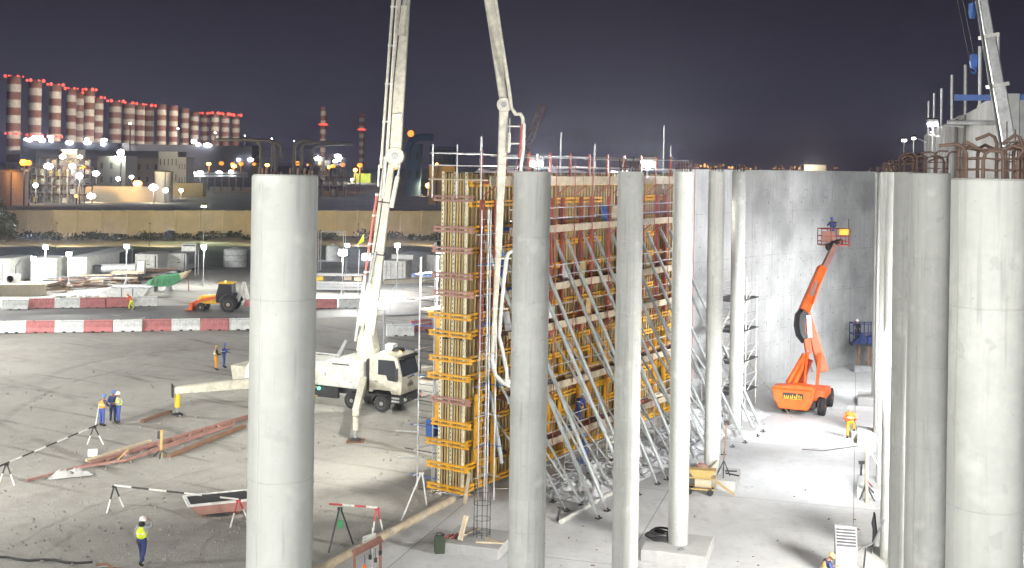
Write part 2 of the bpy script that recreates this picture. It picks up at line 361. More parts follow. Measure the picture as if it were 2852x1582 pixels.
structure('haul_road', MB().prism([(p.x, p.y) for p in q], .045, .05, 'xy'), 'asphalt')

# ================================================================ columns
SP, TAN = 10.25, 968/3200
PHI = -math.atan(TAN)
def rowpt(B, u): d = SP*u; return Vector((d*TAN+B*SP/3200, d, 0))
FT = .45
def column(B, u, label, top_y, bars, seam, jo):
    p = rowpt(B, u); ztop = CH-(top_y-(CY+ROLL*((p.x/p.y*FPX))))/FPX*p.y
    t = thing('concrete_column', label, 'column', (p.x, p.y, SLAB), PHI, 'round concrete columns of the hall')
    h = ztop-SLAB; r = .385; prof = [(r, FT)]
    z = h-1.35-jo; k = 0
    js = []
    while z > FT+.5:
        js.append(z); z -= (2.1, 1.55, 2.4)[k % 3]; k += 1
    for z in reversed(js): prof += [(r, z-.012), (r-.007, z-.006), (r-.007, z+.004), (r+.002, z+.008), (r, z+.02)]
    prof += [(r, h-.02), (r-.02, h)]
    part(t, 'shaft', MB().lathe(prof, 56), 'column_concrete', 40)
    for a in (seam, seam+180):
        part(t, 'form_seam', MB().box((math.cos(R(a))*r, math.sin(R(a))*r, (h+FT)/2-.03), (.008, .014, h-FT-.08), (0, 0, R(a))), 'column_concrete')
    part(t, 'footing', MB().bb(-1.22, 1.22, -1.22, 1.22, -.01, FT), 'footing_concrete', bevel=.012)
    rr = random.Random(int(u*100))
    for i in range(10):
        a = 2*math.pi*i/10; x, y = .31*math.cos(a), .31*math.sin(a)
        if bars == 0: hh = .03+.05*rr.random(); part(t, 'starter_bar', MB().tube((x, y, h-.1), (x+.01, y, h+hh), .016, 6), 'rebar')
        elif bars == 1: part(t, 'starter_bar', MB().tube((x, y, h-.1), (x+rr.uniform(-.05, .05), y, h+rr.uniform(.25, .42)), .017, 6), 'rebar')
        else:
            hh = rr.uniform(.28, .48); L = rr.uniform(.15, .38)*(1 if rr.random() < .5 else -1); dr = rr.uniform(-.5, .5)
            pts = [(x, y, h-.1), (x, y, h+hh-.1), (x+L*.12, y+dr*L*.12, h+hh-.03), (x+L*.35, y+dr*L*.35, h+hh), (x+L, y+dr*L, h+hh-rr.uniform(0, .1))]
            part(t, 'hooked_bar', MB().path(pts, .019, 7), 'rebar', 50)
    if bars:
        for zz in ((.1, .24) if bars == 1 else (.08, .2, .3)):
            part(t, 'rebar_ring', MB().path([(.33*math.cos(a*math.pi/10), .33*math.sin(a*math.pi/10), h+zz+.02*rr.random()) for a in range(21)], .009, 5), 'rebar')
    return t
W_ = 'round grey concrete column'
ROW1 = [('nearest '+W_+' at left, largest in the left row', 485.5, 0, 255, .1), (W_+' in front of the formwork left end, second in left row', 477, 0, 290, 0),
        (W_+' in front of the formwork middle, third in left row', 477, 1, 300, .7), (W_+' with black hose coil on its footing', 477, 1, 200, .4),
        (W_+' with tan pump beside its footing', 477, 1, 200, .9), (W_+' farthest back in the left row', 477.5, 1, 200, .2)]
for i, (lb, ty, bars, seam, jo) in enumerate(ROW1): column(-2117, 1.324+i, lb, ty, bars, seam, jo)
ROW2 = [('largest concrete column at the right edge of the view', 497), ('second '+W_+' from the right edge, rusty hooked bars on top', 482), ('third '+W_+' from the right edge', 479),
        ('fourth '+W_+' from the right edge, lit along one side', 479), ('fifth '+W_+' from the right edge, mostly hidden', 479), ('sixth '+W_+' from the right edge, behind the amber dressed worker', 479), ('farthest '+W_+' of the right row, near the wall', 479)]
for i, (lb, ty) in enumerate(ROW2): column(432, 1.19+i, lb, ty, 2 if i < 4 else 1, 215+20*i, .3*(i % 3))

# a footing still waiting for its column, with its cage
p = G(1326, 1520, .45)
t = thing('column_footing', 'square concrete footing with dark rebar cage standing on it', 'footing', (p.x, p.y+.9, SLAB), PHI)
part(t, 'base', MB().bb(-1.2, 1.2, -1.0, 1.2, -.01, .42), 'footing_concrete', bevel=.012)
for i in range(10):
    a = 2*math.pi*i/10; part(t, 'rebar', MB().tube((.33*math.cos(a)+.12, .33*math.sin(a)+.25, .4), (.33*math.cos(a)+.12, .33*math.sin(a)+.25, 2.3+.25*(i % 3)), .015, 5), 'dark_steel')
for z in (.55, .62, 1.1, 1.7, 2.2):
    part(t, 'rebar_ring', MB().path([(.34*math.cos(a*math.pi/8)+.12, .34*math.sin(a*math.pi/8)+.25, z) for a in range(17)], .011, 5), 'dark_steel')
for i, (x, y, a, L) in enumerate(((-.75, -.2, .9, .9), (.7, -.5, .2, 1.1), (.75, -.2, -.3, .8), (-.4, .6, 1.3, .9))):
    part(t, 'offcut', MB().box((x, y, .46), (L, .09, .06), (0, 0, a)), 'plank')
part(t, 'timber_stub', MB().beam((-.5, -.55, .42), (-.42, -.1, 1.25), .16, .12), 'plank')

# ================================================================ formwork for the curved wall
O = G(1287, 1388, SLAB); LANG = R(57.3)
FW = thing('wall_formwork', 'tall timber and yellow steel wall formwork braced by grey props', 'formwork', O, LANG)
FL, FH = 22.5, 14.55
zz = lambda y: CH-(y-455)*51.5/3200
# poured concrete and plywood
part(FW, 'concrete_core', MB().bb(.28, FL, .3, 1.05, -.03, 13.9), 'raw_concrete')
nply = 9
for i in range(nply):
    a, b_ = .0+i*FL/nply+.01, (i+1)*FL/nply-.01
    part(FW, 'plywood_panel', MB().bb(a, b_, .235, .262, .12, FH), 'plywood')
    part(FW, 'back_plywood_panel', MB().bb(a, b_, 1.09, 1.12, .12, FH), 'plywood')
part(FW, 'end_plywood', MB().bb(.2, .235, .02, 1.33, .1, FH), 'plywood')
# vertical timber beams (I section, one mesh shared)
def ibeam(L):
    mb = MB()
    mb.bb(-.04, .04, 0, .04, 0, L); mb.bb(-.014, .014, .0405, .1595, .003, L-.003); mb.bb(-.04, .04, .16, .2, 0, L); return mb
tb = None; k = 0; rr = random.Random(3)
while True:
    x = .2+k*.305
    if x > FL-.05: break
    for z0, L in ((.14, 6.9), (7.1, 7.4)):
        key = 'a' if z0 < 1 else 'b'
        if k == 0: o = part(FW, 'timber_beam', ibeam(L), 'timber'); _bev[key] = o
        else: o = again(_bev[key], FW)
        o.location = (x+rr.uniform(-.03, .03), .025, z0+rr.uniform(-.05, .05))
    k += 1
for i in range(20):
    o = again(_bev['a'], FW, (.3+i*1.15, 1.125, .14)); o = again(_bev['b'], FW, (.3+i*1.15, 1.125, 7.1))
# end face: perforated rails, timbers
def perf(L):
    mb = MB(); mb.bb(-.06, .06, 0, .045, 0, L); return mb
def holes(L):
    mb = MB(); z = .12
    while z < L-.08: mb.box((0, -.004, z), (.042, .006, .075)); z += .2
    return mb
for j, y in enumerate((.02, .66, 1.30)):
    o = part(FW, 'perforated_rail', perf(FH-.1), 'timber_pale'); o.location = (-.03, y, .12); o.rotation_euler = (0, 0, R(-90))
    h_ = part(o, 'slot', holes(FH-.1), 'black_plastic', kind='stuff')
for y in (.18, .34, .49, .83, .98, 1.14):
    for key, z0 in (('a', .14), ('b', 7.1)):
        o = again(_bev[key], FW, (-.02, y, z0+rr.uniform(-.03, .03)), (0, 0, R(-90)))
for y0, z0 in ((-.02, .12), (-.02, 7.2)):
    o = part(FW, 'corner_rail', perf(6.8), 'timber_pale'); o.location = (.02, -.02, z0)
    part(o, 'slot', holes(6.8), 'black_plastic', kind='stuff')
# walers: pairs of channels
def channel_pair(L):
    mb = MB()
    for s in (-1, 1):
        mb.bb(0, L, -.05, .05, s*.09-.04, s*.09+.04); mb.bb(0, L, -.056, -.0505, s*.09-.05, s*.09+.05)
    for i in range(3):
        x = .12+(L-.24)*i/2; mb.bb(x-.06, x+.06, -.046, .046, -.049, .049)
    return mb
ENDZ = [zz(v) for v in (1365, 1305, 1240, 1185, 1120, 1055, 1005, 935, 885, 822, 772, 700, 642, 556)]
we = {}
for i, z in enumerate(ENDZ):
    red = z > 8.6 or i == 4
    key = red
    if key not in we: o = we[key] = part(FW, 'end_waler', channel_pair(2.35), 'primer_red' if red else 'yellow_steel')
    else: o = again(we[key], FW)
    o.location = (-.11 - (.0 if i % 2 else .02), -.5+.05*(i % 3), z); o.rotation_euler = (0, 0, R(90))
    if i in (3, 4, 11, 13): o.scale = (.93, 1, 1)
SEG = 2.4; wl = None; short = None
LONGZ = ENDZ[:13] + [13.15, 14.05]
for z in LONGZ:
    n = 0; x = .15
    while x < FL-1:
        if not (z > 11 and z < 13.5 and n % 3 == 2):
            if wl is None: o = wl = part(FW, 'waler', channel_pair(SEG), 'yellow_steel')
            else: o = again(wl, FW)
            o.location = (x, -.03, z+rr.uniform(-.02, .02))
        x += SEG+(.12 if z < 13.5 else .55); n += 1
# soldiers
def soldier(L):
    mb = MB()
    for s in (-1, 1): mb.bb(s*.06-.03, s*.06+.03, -.08, .08, 0, L)
    for i in range(4): z = .2+(L-.4)*i/3; mb.bb(-.028, .028, -.06, .06, z-.08, z+.08)
    return mb
PAIRS = [1.0+3.05*i for i in range(7)]
so = {}
for s0 in PAIRS:
    for ds in (0, 1.15):
        for z0, L, mt in ((6.4, 6.9, 'red_steel'), (.6, 4.6, 'yellow_steel')):
            o = so[mt] = part(FW, 'soldier', soldier(L), mt) if mt not in so else again(so[mt], FW)
            o.location = (s0+ds, -.18, z0)
# corner stiffeners at the near end (heavy yellow)
for x, z0, z1 in ((.55, 1.6, 4.6), (2.0, 3.2, 4.7), (2.1, .5, 1.4)):
    part(FW, 'corner_stiffener', MB().bb(x-.17, x+.17, -.36, -.275, z0, z1), 'yellow_steel', bevel=.02)
for z0, z1 in ((3.3, 4.2), (5.4, 6.1), (7.5, 8.0), (6.2, 7.2)):
    part(FW, 'back_stiffener', MB().bb(-.08, .1, 1.36, 1.56, z0, z1), 'yellow_steel', bevel=.015)
# platforms with planks, fascia, rails
PLAT = [1.55, 4.2, 7.15, 9.05, 11.85, 14.15]
pk = fa = ra = ba = None
for li, z in enumerate(PLAT):
    y0 = -.3
    for i in range(5):
        xa = 1.7+i*3.95 if li else 3.2+i*3.65
        L = 3.9 if li else 3.6
        if li == 5: xa = .05+i*4.2; L = 4.15
        for j in range(4):
            o = part(FW, 'deck_plank', MB().bb(0, 4.1, -.1, .1, 0, .05), 'deck') if pk is None else again(pk, FW)
            pk = pk or o; o.location = (xa, y0-.14-.21*j, z); o.scale = (L/4.1, 1, 1)
        o = part(FW, 'fascia_board', MB().bb(0, 4.1, -.025, .025, -.14, .2), 'plank') if fa is None else again(fa, FW)
        fa = fa or o; o.location = (xa+rr.uniform(-.05, .05), y0-.92, z); o.scale = (L/4.1, 1, 1 if li < 5 else 1.25)
        for dz in ((.55, 1.05) if li < 5 else (.65, 1.15)):
            o = part(FW, 'guard_rail', MB().tube((0, 0, 0), (4.15, 0, 0), .026, 7), 'scaffold', 50) if ra is None else again(ra, FW)
            ra = ra or o; o.location = (xa+rr.uniform(-.2, .1), y0-.99, z+dz+rr.uniform(-.03, .03)); o.scale = (L/4.1, 1, 1); o.rotation_euler = (0, R(rr.uniform(-.4, .4)), 0)
        for q in range(2):
            o = part(FW, 'bracket', MB().beam((0, -.02, -.04), (0, -.88, -.04), .06, .08).beam((0, -.04, -.7), (0, -.84, -.1), .05, .05), 'red_steel') if ba is None else again(ba, FW)
            ba = ba or o; o.location = (xa+.8+q*2.4, y0+.04, z)
ro = None
for i in range(12):
    x = 2.0+i*1.82
    o = part(FW, 'hanging_rod', MB().tube((0, 0, 0), (0, 0, 13.7), .022, 6), 'red_steel', 50) if ro is None else again(ro, FW)
    ro = ro or o; o.location = (x, -1.33, 1.5 if i % 3 else 4.2); o.scale = (1, 1, 1 if i % 3 else .8)
# clutter on the platforms: panels, ties, tools
for i in range(46):
    li = rr.randrange(0, 5); x = rr.uniform(2, FL-.6); mt = rr.choice(('plank', 'blue_paint', 'red_steel', 'sheet_plastic', 'galv', 'timber', 'plywood'))
    if rr.random() < .5: part(FW, 'stored_board', MB().box((x, -.6+rr.uniform(-.2, .2), PLAT[li]+.5), (.06, .3, .9), (rr.uniform(-.25, .25), rr.uniform(-.2, .2), rr.random())), mt)
    else: part(FW, 'stored_bundle', MB().box((x, -.7, PLAT[li]+.14), (rr.uniform(.5, 1.4), .22, .16), (0, 0, rr.uniform(-.2, .2))), mt)
part(FW, 'notice_board', MB().box((5.3, -1.36, 7.9), (.62, .02, .55)), 'white_paint')
# tops: posts, plastic, red end posts
for x, h in ((3.2, 1.0), (6.1, .9), (8.4, 2.0), (12.0, 1.5), (15.4, .9), (20.6, 2.8), (21.6, 1.6), (1.2, 1.6)):
    part(FW, 'top_post', MB().tube((x, .1, 13.6), (x+.03, .1, 14.6+h), .04, 8), 'scaffold', 50)
for i in range(11):
    x = .9+i*2.02
    o = part(FW, 'top_clamp', MB().bb(-.05, .05, -.05, .05, 0, 1.15).box((0, 0, 1.2), (.08, .08, .12), (0, R(45), 0)), 'red_steel') if i == 0 else again(tcl, FW)
    if i == 0: tcl = o
    o.location = (x, -.16, 14.3)
for x0, x1 in ((1.0, 4.6), (7.3, 11.2), (13.5, 16.2)):
    part(FW, 'plastic_strip', MB().prism([(x0, 14.56), (x0+.3, 14.72), (x0+1.2, 14.62), (x0+2, 14.74), (x1-.4, 14.66), (x1, 14.56)], .0, .28, 'xz'), 'sheet_plastic')
for dz in (.55, 1.1):
    part(FW, 'back_rail', MB().tube((-.6, 1.6, 14.3+dz), (FL, 1.6, 14.3+dz), .026, 7), 'scaffold')
    part(FW, 'end_rail', MB().tube((-.5, -1.2, 14.3+dz), (-.5, 1.7, 14.32+dz), .026, 7), 'scaffold')
for y in (-1.1, .2, 1.55): part(FW, 'end_post', MB().tube((-.5, y, 13.4), (-.5, y, 15.5+.3*(y > 0)), .03, 7), 'scaffold')
part(FW, 'end_bracket', MB().bb(-.6, -.13, -1.2, 1.7, 14.2, 14.26), 'plank')
# props
def prop(p0, p1, w, mt='galv'):
    p0, p1 = Vector(p0), Vector(p1); d = (p1-p0).normalized()
    o = part(FW, 'push_pull_prop', MB().beam(p0+d*.35, p1-d*.45, w, w*.8), mt, bevel=w*.15)
    part(o, 'spindle', MB().tube(p0, p0+d*.4, w*.24, 8).tube(p1-d*.5, p1-d*.03, w*.24, 8), 'galv')
    part(o, 'foot_plate', MB().box((p1.x, p1.y, .02), (.3, .22, .03)).box((p1.x, p1.y, .08), (.05, .12, .12)), 'dark_steel')
    return o
for i, s0 in enumerate(PAIRS):
    for ds in (0, 1.15):
        j = rr.uniform(-.15, .15)
        prop((s0+ds, -.28, 11.5), (s0+ds+j, -6.35+rr.uniform(-.2, .2), 0), .17)
        prop((s0+ds+.12, -.28, 6.4), (s0+ds+.12+j, -5.0+rr.uniform(-.3, .3), 0), .115)
        if (i+ds) % 2 > .5: prop((s0+ds-.25, -.3, 3.4), (s0+ds-.3, -3.6, 0), .08, 'scaffold')
for i in range(6):
    a = 1+i*3.05
    part(FW, 'tie_tube', MB().tube((a, -4.1, 2.1), (a+3.4, -4.05, 2.16), .025, 6), 'scaffold')
    part(FW, 'tie_tube', MB().tube((a, -4.6, .8), (a+3.1, -3.0, 3.4), .022, 6), 'scaffold')
part(FW, 'kicker_tube', MB().tube((1.5, -.45, 4.6), (.9, -1.5, 1.6), .1, 10), 'galv')
part(FW, 'kicker_board', MB().beam((-.1, -.45, 1.25), (-.65, -.6, 0), .16, .06), 'plank')
# ladder tower at the near end of the long face
t = thing('ladder_tower', 'narrow galvanised ladder tower against the formwork near end', 'ladder', FW.matrix_basis @ Vector((.12, -.75, 0)), LANG)
for x, y in ((0, 0), (.55, 0), (0, -.5), (.55, -.5)):
    part(t, 'standard', MB().tube((x, y, 0), (x, y, 12.9), .034, 8), 'scaffold', 50)
for i in range(36):
    z = .4+i*.345
    o = part(t, 'rung', MB().tube((0, 0, 0), (.55, 0, 0), .018, 6), 'scaffold') if i == 0 else again(rg, t)
    if i == 0: rg = o
    o.location = (0, 0, z)
for i in range(9): part(t, 'ledger', MB().tube((-.25, .05, 1+i*1.35), (1.0, .05, 1+i*1.35), .024, 6).tube((.57, .2, 1.05+i*1.35), (.57, -.8, 1.05+i*1.35), .024, 6), 'blue_paint' if i % 2 else 'scaffold')
# scaffold by the end face, far side
t = thing('scaffold_tower', 'slim tube scaffold tower beside the formwork end face', 'scaffold', FW.matrix_basis @ Vector((.1, 1.75, 0)), LANG)
for x, y in ((0, 0), (0, .85), (1.3, 0), (1.3, .85)):
    part(t, 'standard', MB().tube((x, y, .03), (x, y, 10.6), .036, 8), 'scaffold', 50); part(t, 'sole_plate', MB().bb(x-.16, x+.16, y-.16, y+.16, 0, .04), 'plank')
for i in range(9):
    z = .6+i*1.15
    part(t, 'ledger', MB().tube((0, -.35, z), (0, 1.3+.3*(i % 2), z), .025, 6), 'dark_steel' if i % 2 else 'blue_paint'); part(t, 'transom', MB().tube((-.3, .85, z+.06), (1.6, .85, z+.06), .025, 6), 'scaffold')
for i in range(24): part(t, 'rung', MB().tube((0, .0, 3+i*.3), (0, .85, 3+i*.3), .014, 5), 'dark_steel')
for z in (5.0, 8.2): part(t, 'deck_board', MB().bb(-.1, 1.4, .02, .83, z, z+.05), 'plank')
part(t, 'tool_box', MB().bb(.1, .6, .1, .5, 2.4, 3.2), 'blue_paint', bevel=.02)
for z in (1.4, 2.6): part(t, 'putlog', MB().tube((-.05, .9, z), (-.05, 2.1, z-.12), .03, 7), 'scaffold')

# ================================================================ curved concrete wall beyond
Lx, Ly = math.cos(LANG), math.sin(LANG)
base = FW.matrix_basis @ Vector((FL+.05, .3, 0))
pts = []; th = R(90)-LANG+R(4); x, y, s = base.x, base.y, 0.; ds = .5
while s < 34:
    pts.append((x, y, th, s)); x += math.sin(th)*ds; y += math.cos(th)*ds; th += R(.5)*ds; s += ds
WH = 14.87
mb = MB(); uvs = []
for x, y, a, s in pts:
    nx_, ny_ = -math.cos(a), math.sin(a)          # away from the hall
    mb.v += [(x, y, -.03), (x, y, WH), (x+nx_*.8, y+ny_*.8, WH), (x+nx_*.8, y+ny_*.8, -.03)]
n = len(pts)
for i in range(n-1):
    for k in range(3): mb.f.append((i*4+k, i*4+k+1, (i+1)*4+k+1, (i+1)*4+k))
mb.f += [(0, 3, 2, 1), tuple((n-1)*4+k for k in range(4))]
wo = part(None, 'curved_wall', mb, 'wall_concrete'); tag(wo, 'tall curved grey concrete wall behind the orange lift', 'wall')
uvl = wo.data.uv_layers.new(name='UVMap')
for lp in wo.data.loops:
    i, k = divmod(lp.vertex_index, 4); uvl.data[lp.index].uv = (pts[i][3] if k < 2 else pts[i][3]+.8, wo.data.vertices[lp.vertex_index].co.z)
mb = MB()
for i, (x, y, a, s) in enumerate(pts):
    if i % 3 == 1:
        for z in (1.0, 2.6, 4.2, 6.1, 7.3, 8.5, 9.9, 11.2, 12.6):
            if (i*7+int(z*10)) % 5 != 0: mb.lathe([(.045, 0), (.04, .006)], 8, Matrix.Translation((x+math.cos(a)*.001, y-math.sin(a)*.001, z)) @ Matrix.Rotation(-a, 4, 'Z') @ Matrix.Rotation(R(90), 4, 'Y'))
part(wo, 'tie_hole', mb, 'black_plastic', kind='stuff')
ENDP = Vector((pts[-1][0], pts[-1][1], 0))
# ---- higher wall on the right with posts along its top
def w3(d, off=0.): return Vector((d*TAN+5.33+off, d, 0))
HT = 18.0
Aw, Bw = w3(44), w3(96)
t = thing('high_wall', 'higher concrete wall behind the right hand columns, tube posts on top', 'wall', Aw, 0)
nrm = Vector((math.cos(math.atan(TAN)), -math.sin(math.atan(TAN)), 0))
def wallseg(p, q, th_, z0, z1):
    d = (q-p).normalized(); n_ = Vector((d.y, -d.x, 0))
    return MB().prism([(p.x, p.y), (q.x, q.y), (q.x+n_.x*th_, q.y+n_.y*th_), (p.x+n_.x*th_, p.y+n_.y*th_)], z0, z1, 'xy')
dirw = (Bw-Aw).normalized()
for i in range(6):
    a = Aw+dirw*(i*9.0); part(t, 'wall_panel', wallseg(a, a+dirw*8.97, .7, .0, HT-.1*(i % 2)), 'wall_concrete', world=True)
for i in range(4):
    a = Aw+nrm*(.72+i*4.0); part(t, 'return_wall_panel', wallseg(a+nrm*3.97, a, .6, .0, HT-.25), 'wall_concrete', world=True)
for i, d in enumerate((47.5, 54.5, 62, 71, 80, 88, 95)):
    p = w3(d, .35); part(t, 'top_post', MB().tube((p.x, p.y, HT-1.0), (p.x-.05, p.y, HT+2.75+.2*(i % 2)), .09, 8), 'scaffold', 50, world=True)
for d0, d1 in ((54, 66), (70, 84), (84, 95)):
    a, b_ = w3(d0, -.5), w3(d1, -.5); part(t, 'walkway_tube', MB().tube((a.x, a.y, HT-.9), (b_.x, b_.y, HT-.35), .05, 7), 'scaffold', world=True)
a, b_ = w3(46, -.45), w3(46, 14); part(t, 'rail', MB().tube((a.x-1.4, a.y, HT-1.05), (b_.x, b_.y-3, HT-1.05), .09, 8), 'scaffold', world=True)
for i in range(8):
    d = 58+i*4.6; p = w3(d, -.06); part(t, 'pilaster', MB().bb(p.x-.1, p.x+.08, p.y-.12, p.y+.12, 14.2, HT-.15), 'raw_concrete', world=True)
a, b_ = Aw-nrm*1.6+Vector((.1, .35, HT-.135)), Aw+nrm*15+Vector((.1, .35, HT-.135))
tag(part(None, 'steel_beam', MB().beam(a, b_, .28, .22), 'blue_paint'), 'long blue steel beam lying level on the higher right wall', 'beam')
# reinforcement standing behind the right row
t = thing('rebar_mat', 'tall rusty reinforcement mat behind the right hand columns', 'rebar', rowpt(432, 1.5)+nrm*2.6, PHI); rr = random.Random(21)
for i in range(46):
    y = i*.42; h = 15.5+rr.uniform(-.25, .55)+.5*math.sin(i*.5)
    part(t, 'vertical_bar', MB().tube((rr.uniform(-.05, .05), y, 0), (rr.uniform(-.12, .12), y+rr.uniform(-.05, .05), h), .016, 5), 'rebar')
    if i % 3 == 0: part(t, 'bent_bar', MB().path([(.3, y, 13), (.3, y, h-.2), (.25, y+.12, h+.05), (.1, y+.5, h+.12), (0, y+1.1, h-.1)], .02, 6), 'rebar', 50)
for k in range(22): z = 9.4+k*.31; part(t, 'horizontal_bar', MB().tube((.04, -.2, z), (.04, 19.3, z+rr.uniform(-.1, .1)), .014, 5), 'rebar')
for k in range(10): part(t, 'scaffold_tube', MB().tube((.5+.2*(k % 2), 1.5+k*1.8, 10), (.5+rr.uniform(-.3, .3), 1.5+k*1.8+rr.uniform(-.6, .6), 16.1+rr.uniform(0, .6)), .03, 6), 'scaffold')
# ================================================================ people
def skinmesh(parent, name, pts, edges, rad, mat, root=0, sub=1):
    me = bpy.data.meshes.new(name); me.from_pydata([tuple(p) for p in pts], edges, [])
    o = bpy.data.objects.new(name, me); C.objects.link(o); o.parent = parent
    o.modifiers.new('Skin', 'SKIN')
    if not me.skin_vertices: me.attributes  # the modifier adds the layer
    for i, r in enumerate(rad): me.skin_vertices[0].data[i].radius = (r if isinstance(r, tuple) else (r, r))
    me.skin_vertices[0].data[root].use_root = True
    o.modifiers['Skin'].use_smooth_shade = True
    m = o.modifiers.new('Subdivision', 'SUBSURF'); m.levels = m.render_levels = sub
    me.materials.append(MAT[mat]); return o
BASE = dict(pel=(0,0,.96), spi=(0,0,1.13), che=(.01,0,1.33), nek=(.02,0,1.48), hed=(.04,0,1.575), top=(.045,0,1.67),
    hipL=(0,.095,.92), kneL=(.03,.105,.51), ankL=(0,.11,.10), toeL=(.15,.125,.045), shoL=(.0,.175,1.41), elbL=(-.03,.25,1.14), wriL=(.06,.26,.90), hanL=(.09,.255,.82))
for k in list(BASE):
    if k.endswith('L'): x, y, z = BASE[k]; BASE[k[:-1]+'R'] = (x, -y, z)
UPPER = [k for k in BASE if k[:3] in ('spi', 'che', 'nek', 'hed', 'top', 'sho', 'elb', 'wri', 'han')]
def person(label, loc, heading, shirt, trousers, vest=None, helmet='white_hat', pose=None, lean=0, group=None, scale=1.0, hood=False):
    J = {k: Vector(v) for k, v in BASE.items()}
    for k, v in (pose or {}).items(): J[k] = Vector(v)
    if lean:
        m = Matrix.Translation(J['pel']) @ Matrix.Rotation(R(lean), 4, 'Y') @ Matrix.Translation(-J['pel'])
        for k in UPPER: J[k] = m @ J[k]
    t = thing('person', label, 'person', loc, R(heading), group); t.scale = (scale,)*3
    names = list(J); idx = {k: i for i, k in enumerate(names)}
    rad = dict(pel=.135, spi=.125, che=.145, nek=.058, hed=.088, top=.075, hip=.10, kne=.062, ank=.042, toe=.034, sho=.072, elb=.046, wri=.032, han=.036)
    E_ = [('pel','spi'),('spi','che'),('che','nek'),('nek','hed'),('hed','top')]
    for s in 'LR': E_ += [('pel','hip'+s),('hip'+s,'kne'+s),('kne'+s,'ank'+s),('ank'+s,'toe'+s),('che','sho'+s),('sho'+s,'elb'+s),('elb'+s,'wri'+s),('wri'+s,'han'+s)]
    pts = [J[k] for k in names]; edges = [(idx[a], idx[b]) for a, b in E_]; rr_ = [rad[k[:3]] for k in names]
    f = (J['top']-J['hed']).normalized(); fw = Vector((1,0,0)); fw = (fw-f*fw.dot(f)).normalized()
    pts.append(J['hed']+fw*.10+f*.01); edges.append((idx['hed'], len(pts)-1)); rr_.append(.017)         # nose
    for s, sg in (('L', 1), ('R', -1)):                                                                # fingers
        h = J['han'+s]; d = (h-J['wri'+s]).normalized(); side = d.cross(Vector((0, sg, 0)))
        side = side.normalized() if side.length > .1 else Vector((1,0,0)); inn = side.cross(d)
        for q, (o_, l_) in enumerate(((-.028,.055),(-.010,.068),(.010,.064),(.028,.05))):
            pts.append(h+d*.045+side*o_); edges.append((idx['han'+s], len(pts)-1)); rr_.append(.0095)
            pts.append(h+d*(.045+l_)+side*o_+inn*.015*sg); edges.append((len(pts)-2, len(pts)-1)); rr_.append(.008)
        pts.append(h+side*.06+d*.015); edges.append((idx['han'+s], len(pts)-1)); rr_.append(.011)
    skinmesh(t, 'body', pts, edges, rr_, 'skin', idx['pel'])
    def cloth(name, keys, ee, grow, mat, over={}):
        ks = keys; ii = {k: n for n, k in enumerate(ks)}
        return skinmesh(t, name, [J[k] for k in ks], [(ii[a], ii[b]) for a, b in ee], [over.get(k, rad[k[:3]]+grow) for k in ks], mat, 0)
    tk = ['pel','spi','hipL','hipR','kneL','kneR','ankL','ankR']
    cloth('trousers', tk, [('pel','spi'),('pel','hipL'),('pel','hipR'),('hipL','kneL'),('hipR','kneR'),('kneL','ankL'),('kneR','ankR')], .02, trousers, {'ankL': .068, 'ankR': .068, 'spi': .125})
    jk = ['che','spi','pel','nek','shoL','shoR','elbL','elbR','wriL','wriR']
    cloth('jacket', jk, [('che','spi'),('spi','pel'),('che','nek'),('che','shoL'),('che','shoR'),('shoL','elbL'),('shoR','elbR'),('elbL','wriL'),('elbR','wriR')], .022, shirt, {'nek': .07, 'pel': .16})
    if vest:
        vk = ['che','spi','pel','shoL','shoR']; sv = {k: J[k].copy() for k in ('shoL','shoR')}
        for k in sv: J[k] = J['che'].lerp(J[k], .72)
        cloth('vest', vk, [('che','spi'),('spi','pel'),('che','shoL'),('che','shoR')], .07, vest, {'shoL': .12, 'shoR': .12, 'pel': .215, 'spi': .20, 'che': .215})
        for k in sv: J[k] = sv[k]
        mid = J['spi'].lerp(J['che'], .3); ax = (J['che']-J['spi']).normalized()
        mt_ = Matrix.Translation(mid) @ Vector((0,0,1)).rotation_difference(ax).to_matrix().to_4x4()
        part(t, 'reflective_band', MB().lathe([(.196, -.02), (.204, 0), (.196, .02)], 16, mt_ @ Matrix.Diagonal((.98, 1.02, 1, 1))), 'reflective', 60)
    mh = Matrix.Translation(J['hed'].lerp(J['top'], .45)) @ Vector((0,0,1)).rotation_difference(f).to_matrix().to_4x4()
    if helmet:
        hp = MB().lathe([(.128, .02), (.130, .05), (.122, .10), (.095, .148), (.05, .172), (.005, .178)], 18, mh)
        hl = part(t, 'helmet', hp, helmet, 50)
        part(hl, 'brim', MB().prism([(.10, -.10), (.17, -.07), (.19, 0), (.17, .07), (.10, .10)], .022, .034, 'xy') if not lean else MB().lathe([(.145, .02), (.145, .032)], 18, mh), helmet)
        if not lean: pass
    if hood: part(t, 'hood', MB().ball(J['nek']+Vector((-.05, 0, .04)), .12, 12, (.8, 1.1, .9)), 'black_cloth', 60)
    for s in 'LR':
        a, b = J['ank'+s], J['toe'+s]
        part(t, 'boot', MB().path([a+Vector((0,0,.08)), a+Vector((-.01,0,.0)), a.lerp(b, .35)+Vector((0,0,-.02)), b+Vector((0,0,.0)), b+(b-a)*.25], [.06, .062, .06, .052, .03], 9), 'boot', 60)
    for y in (-.03, .03): part(t, 'eye', MB().ball(mh @ Vector((.088, y, .0)), .012, 6), 'black_cloth')
    return t
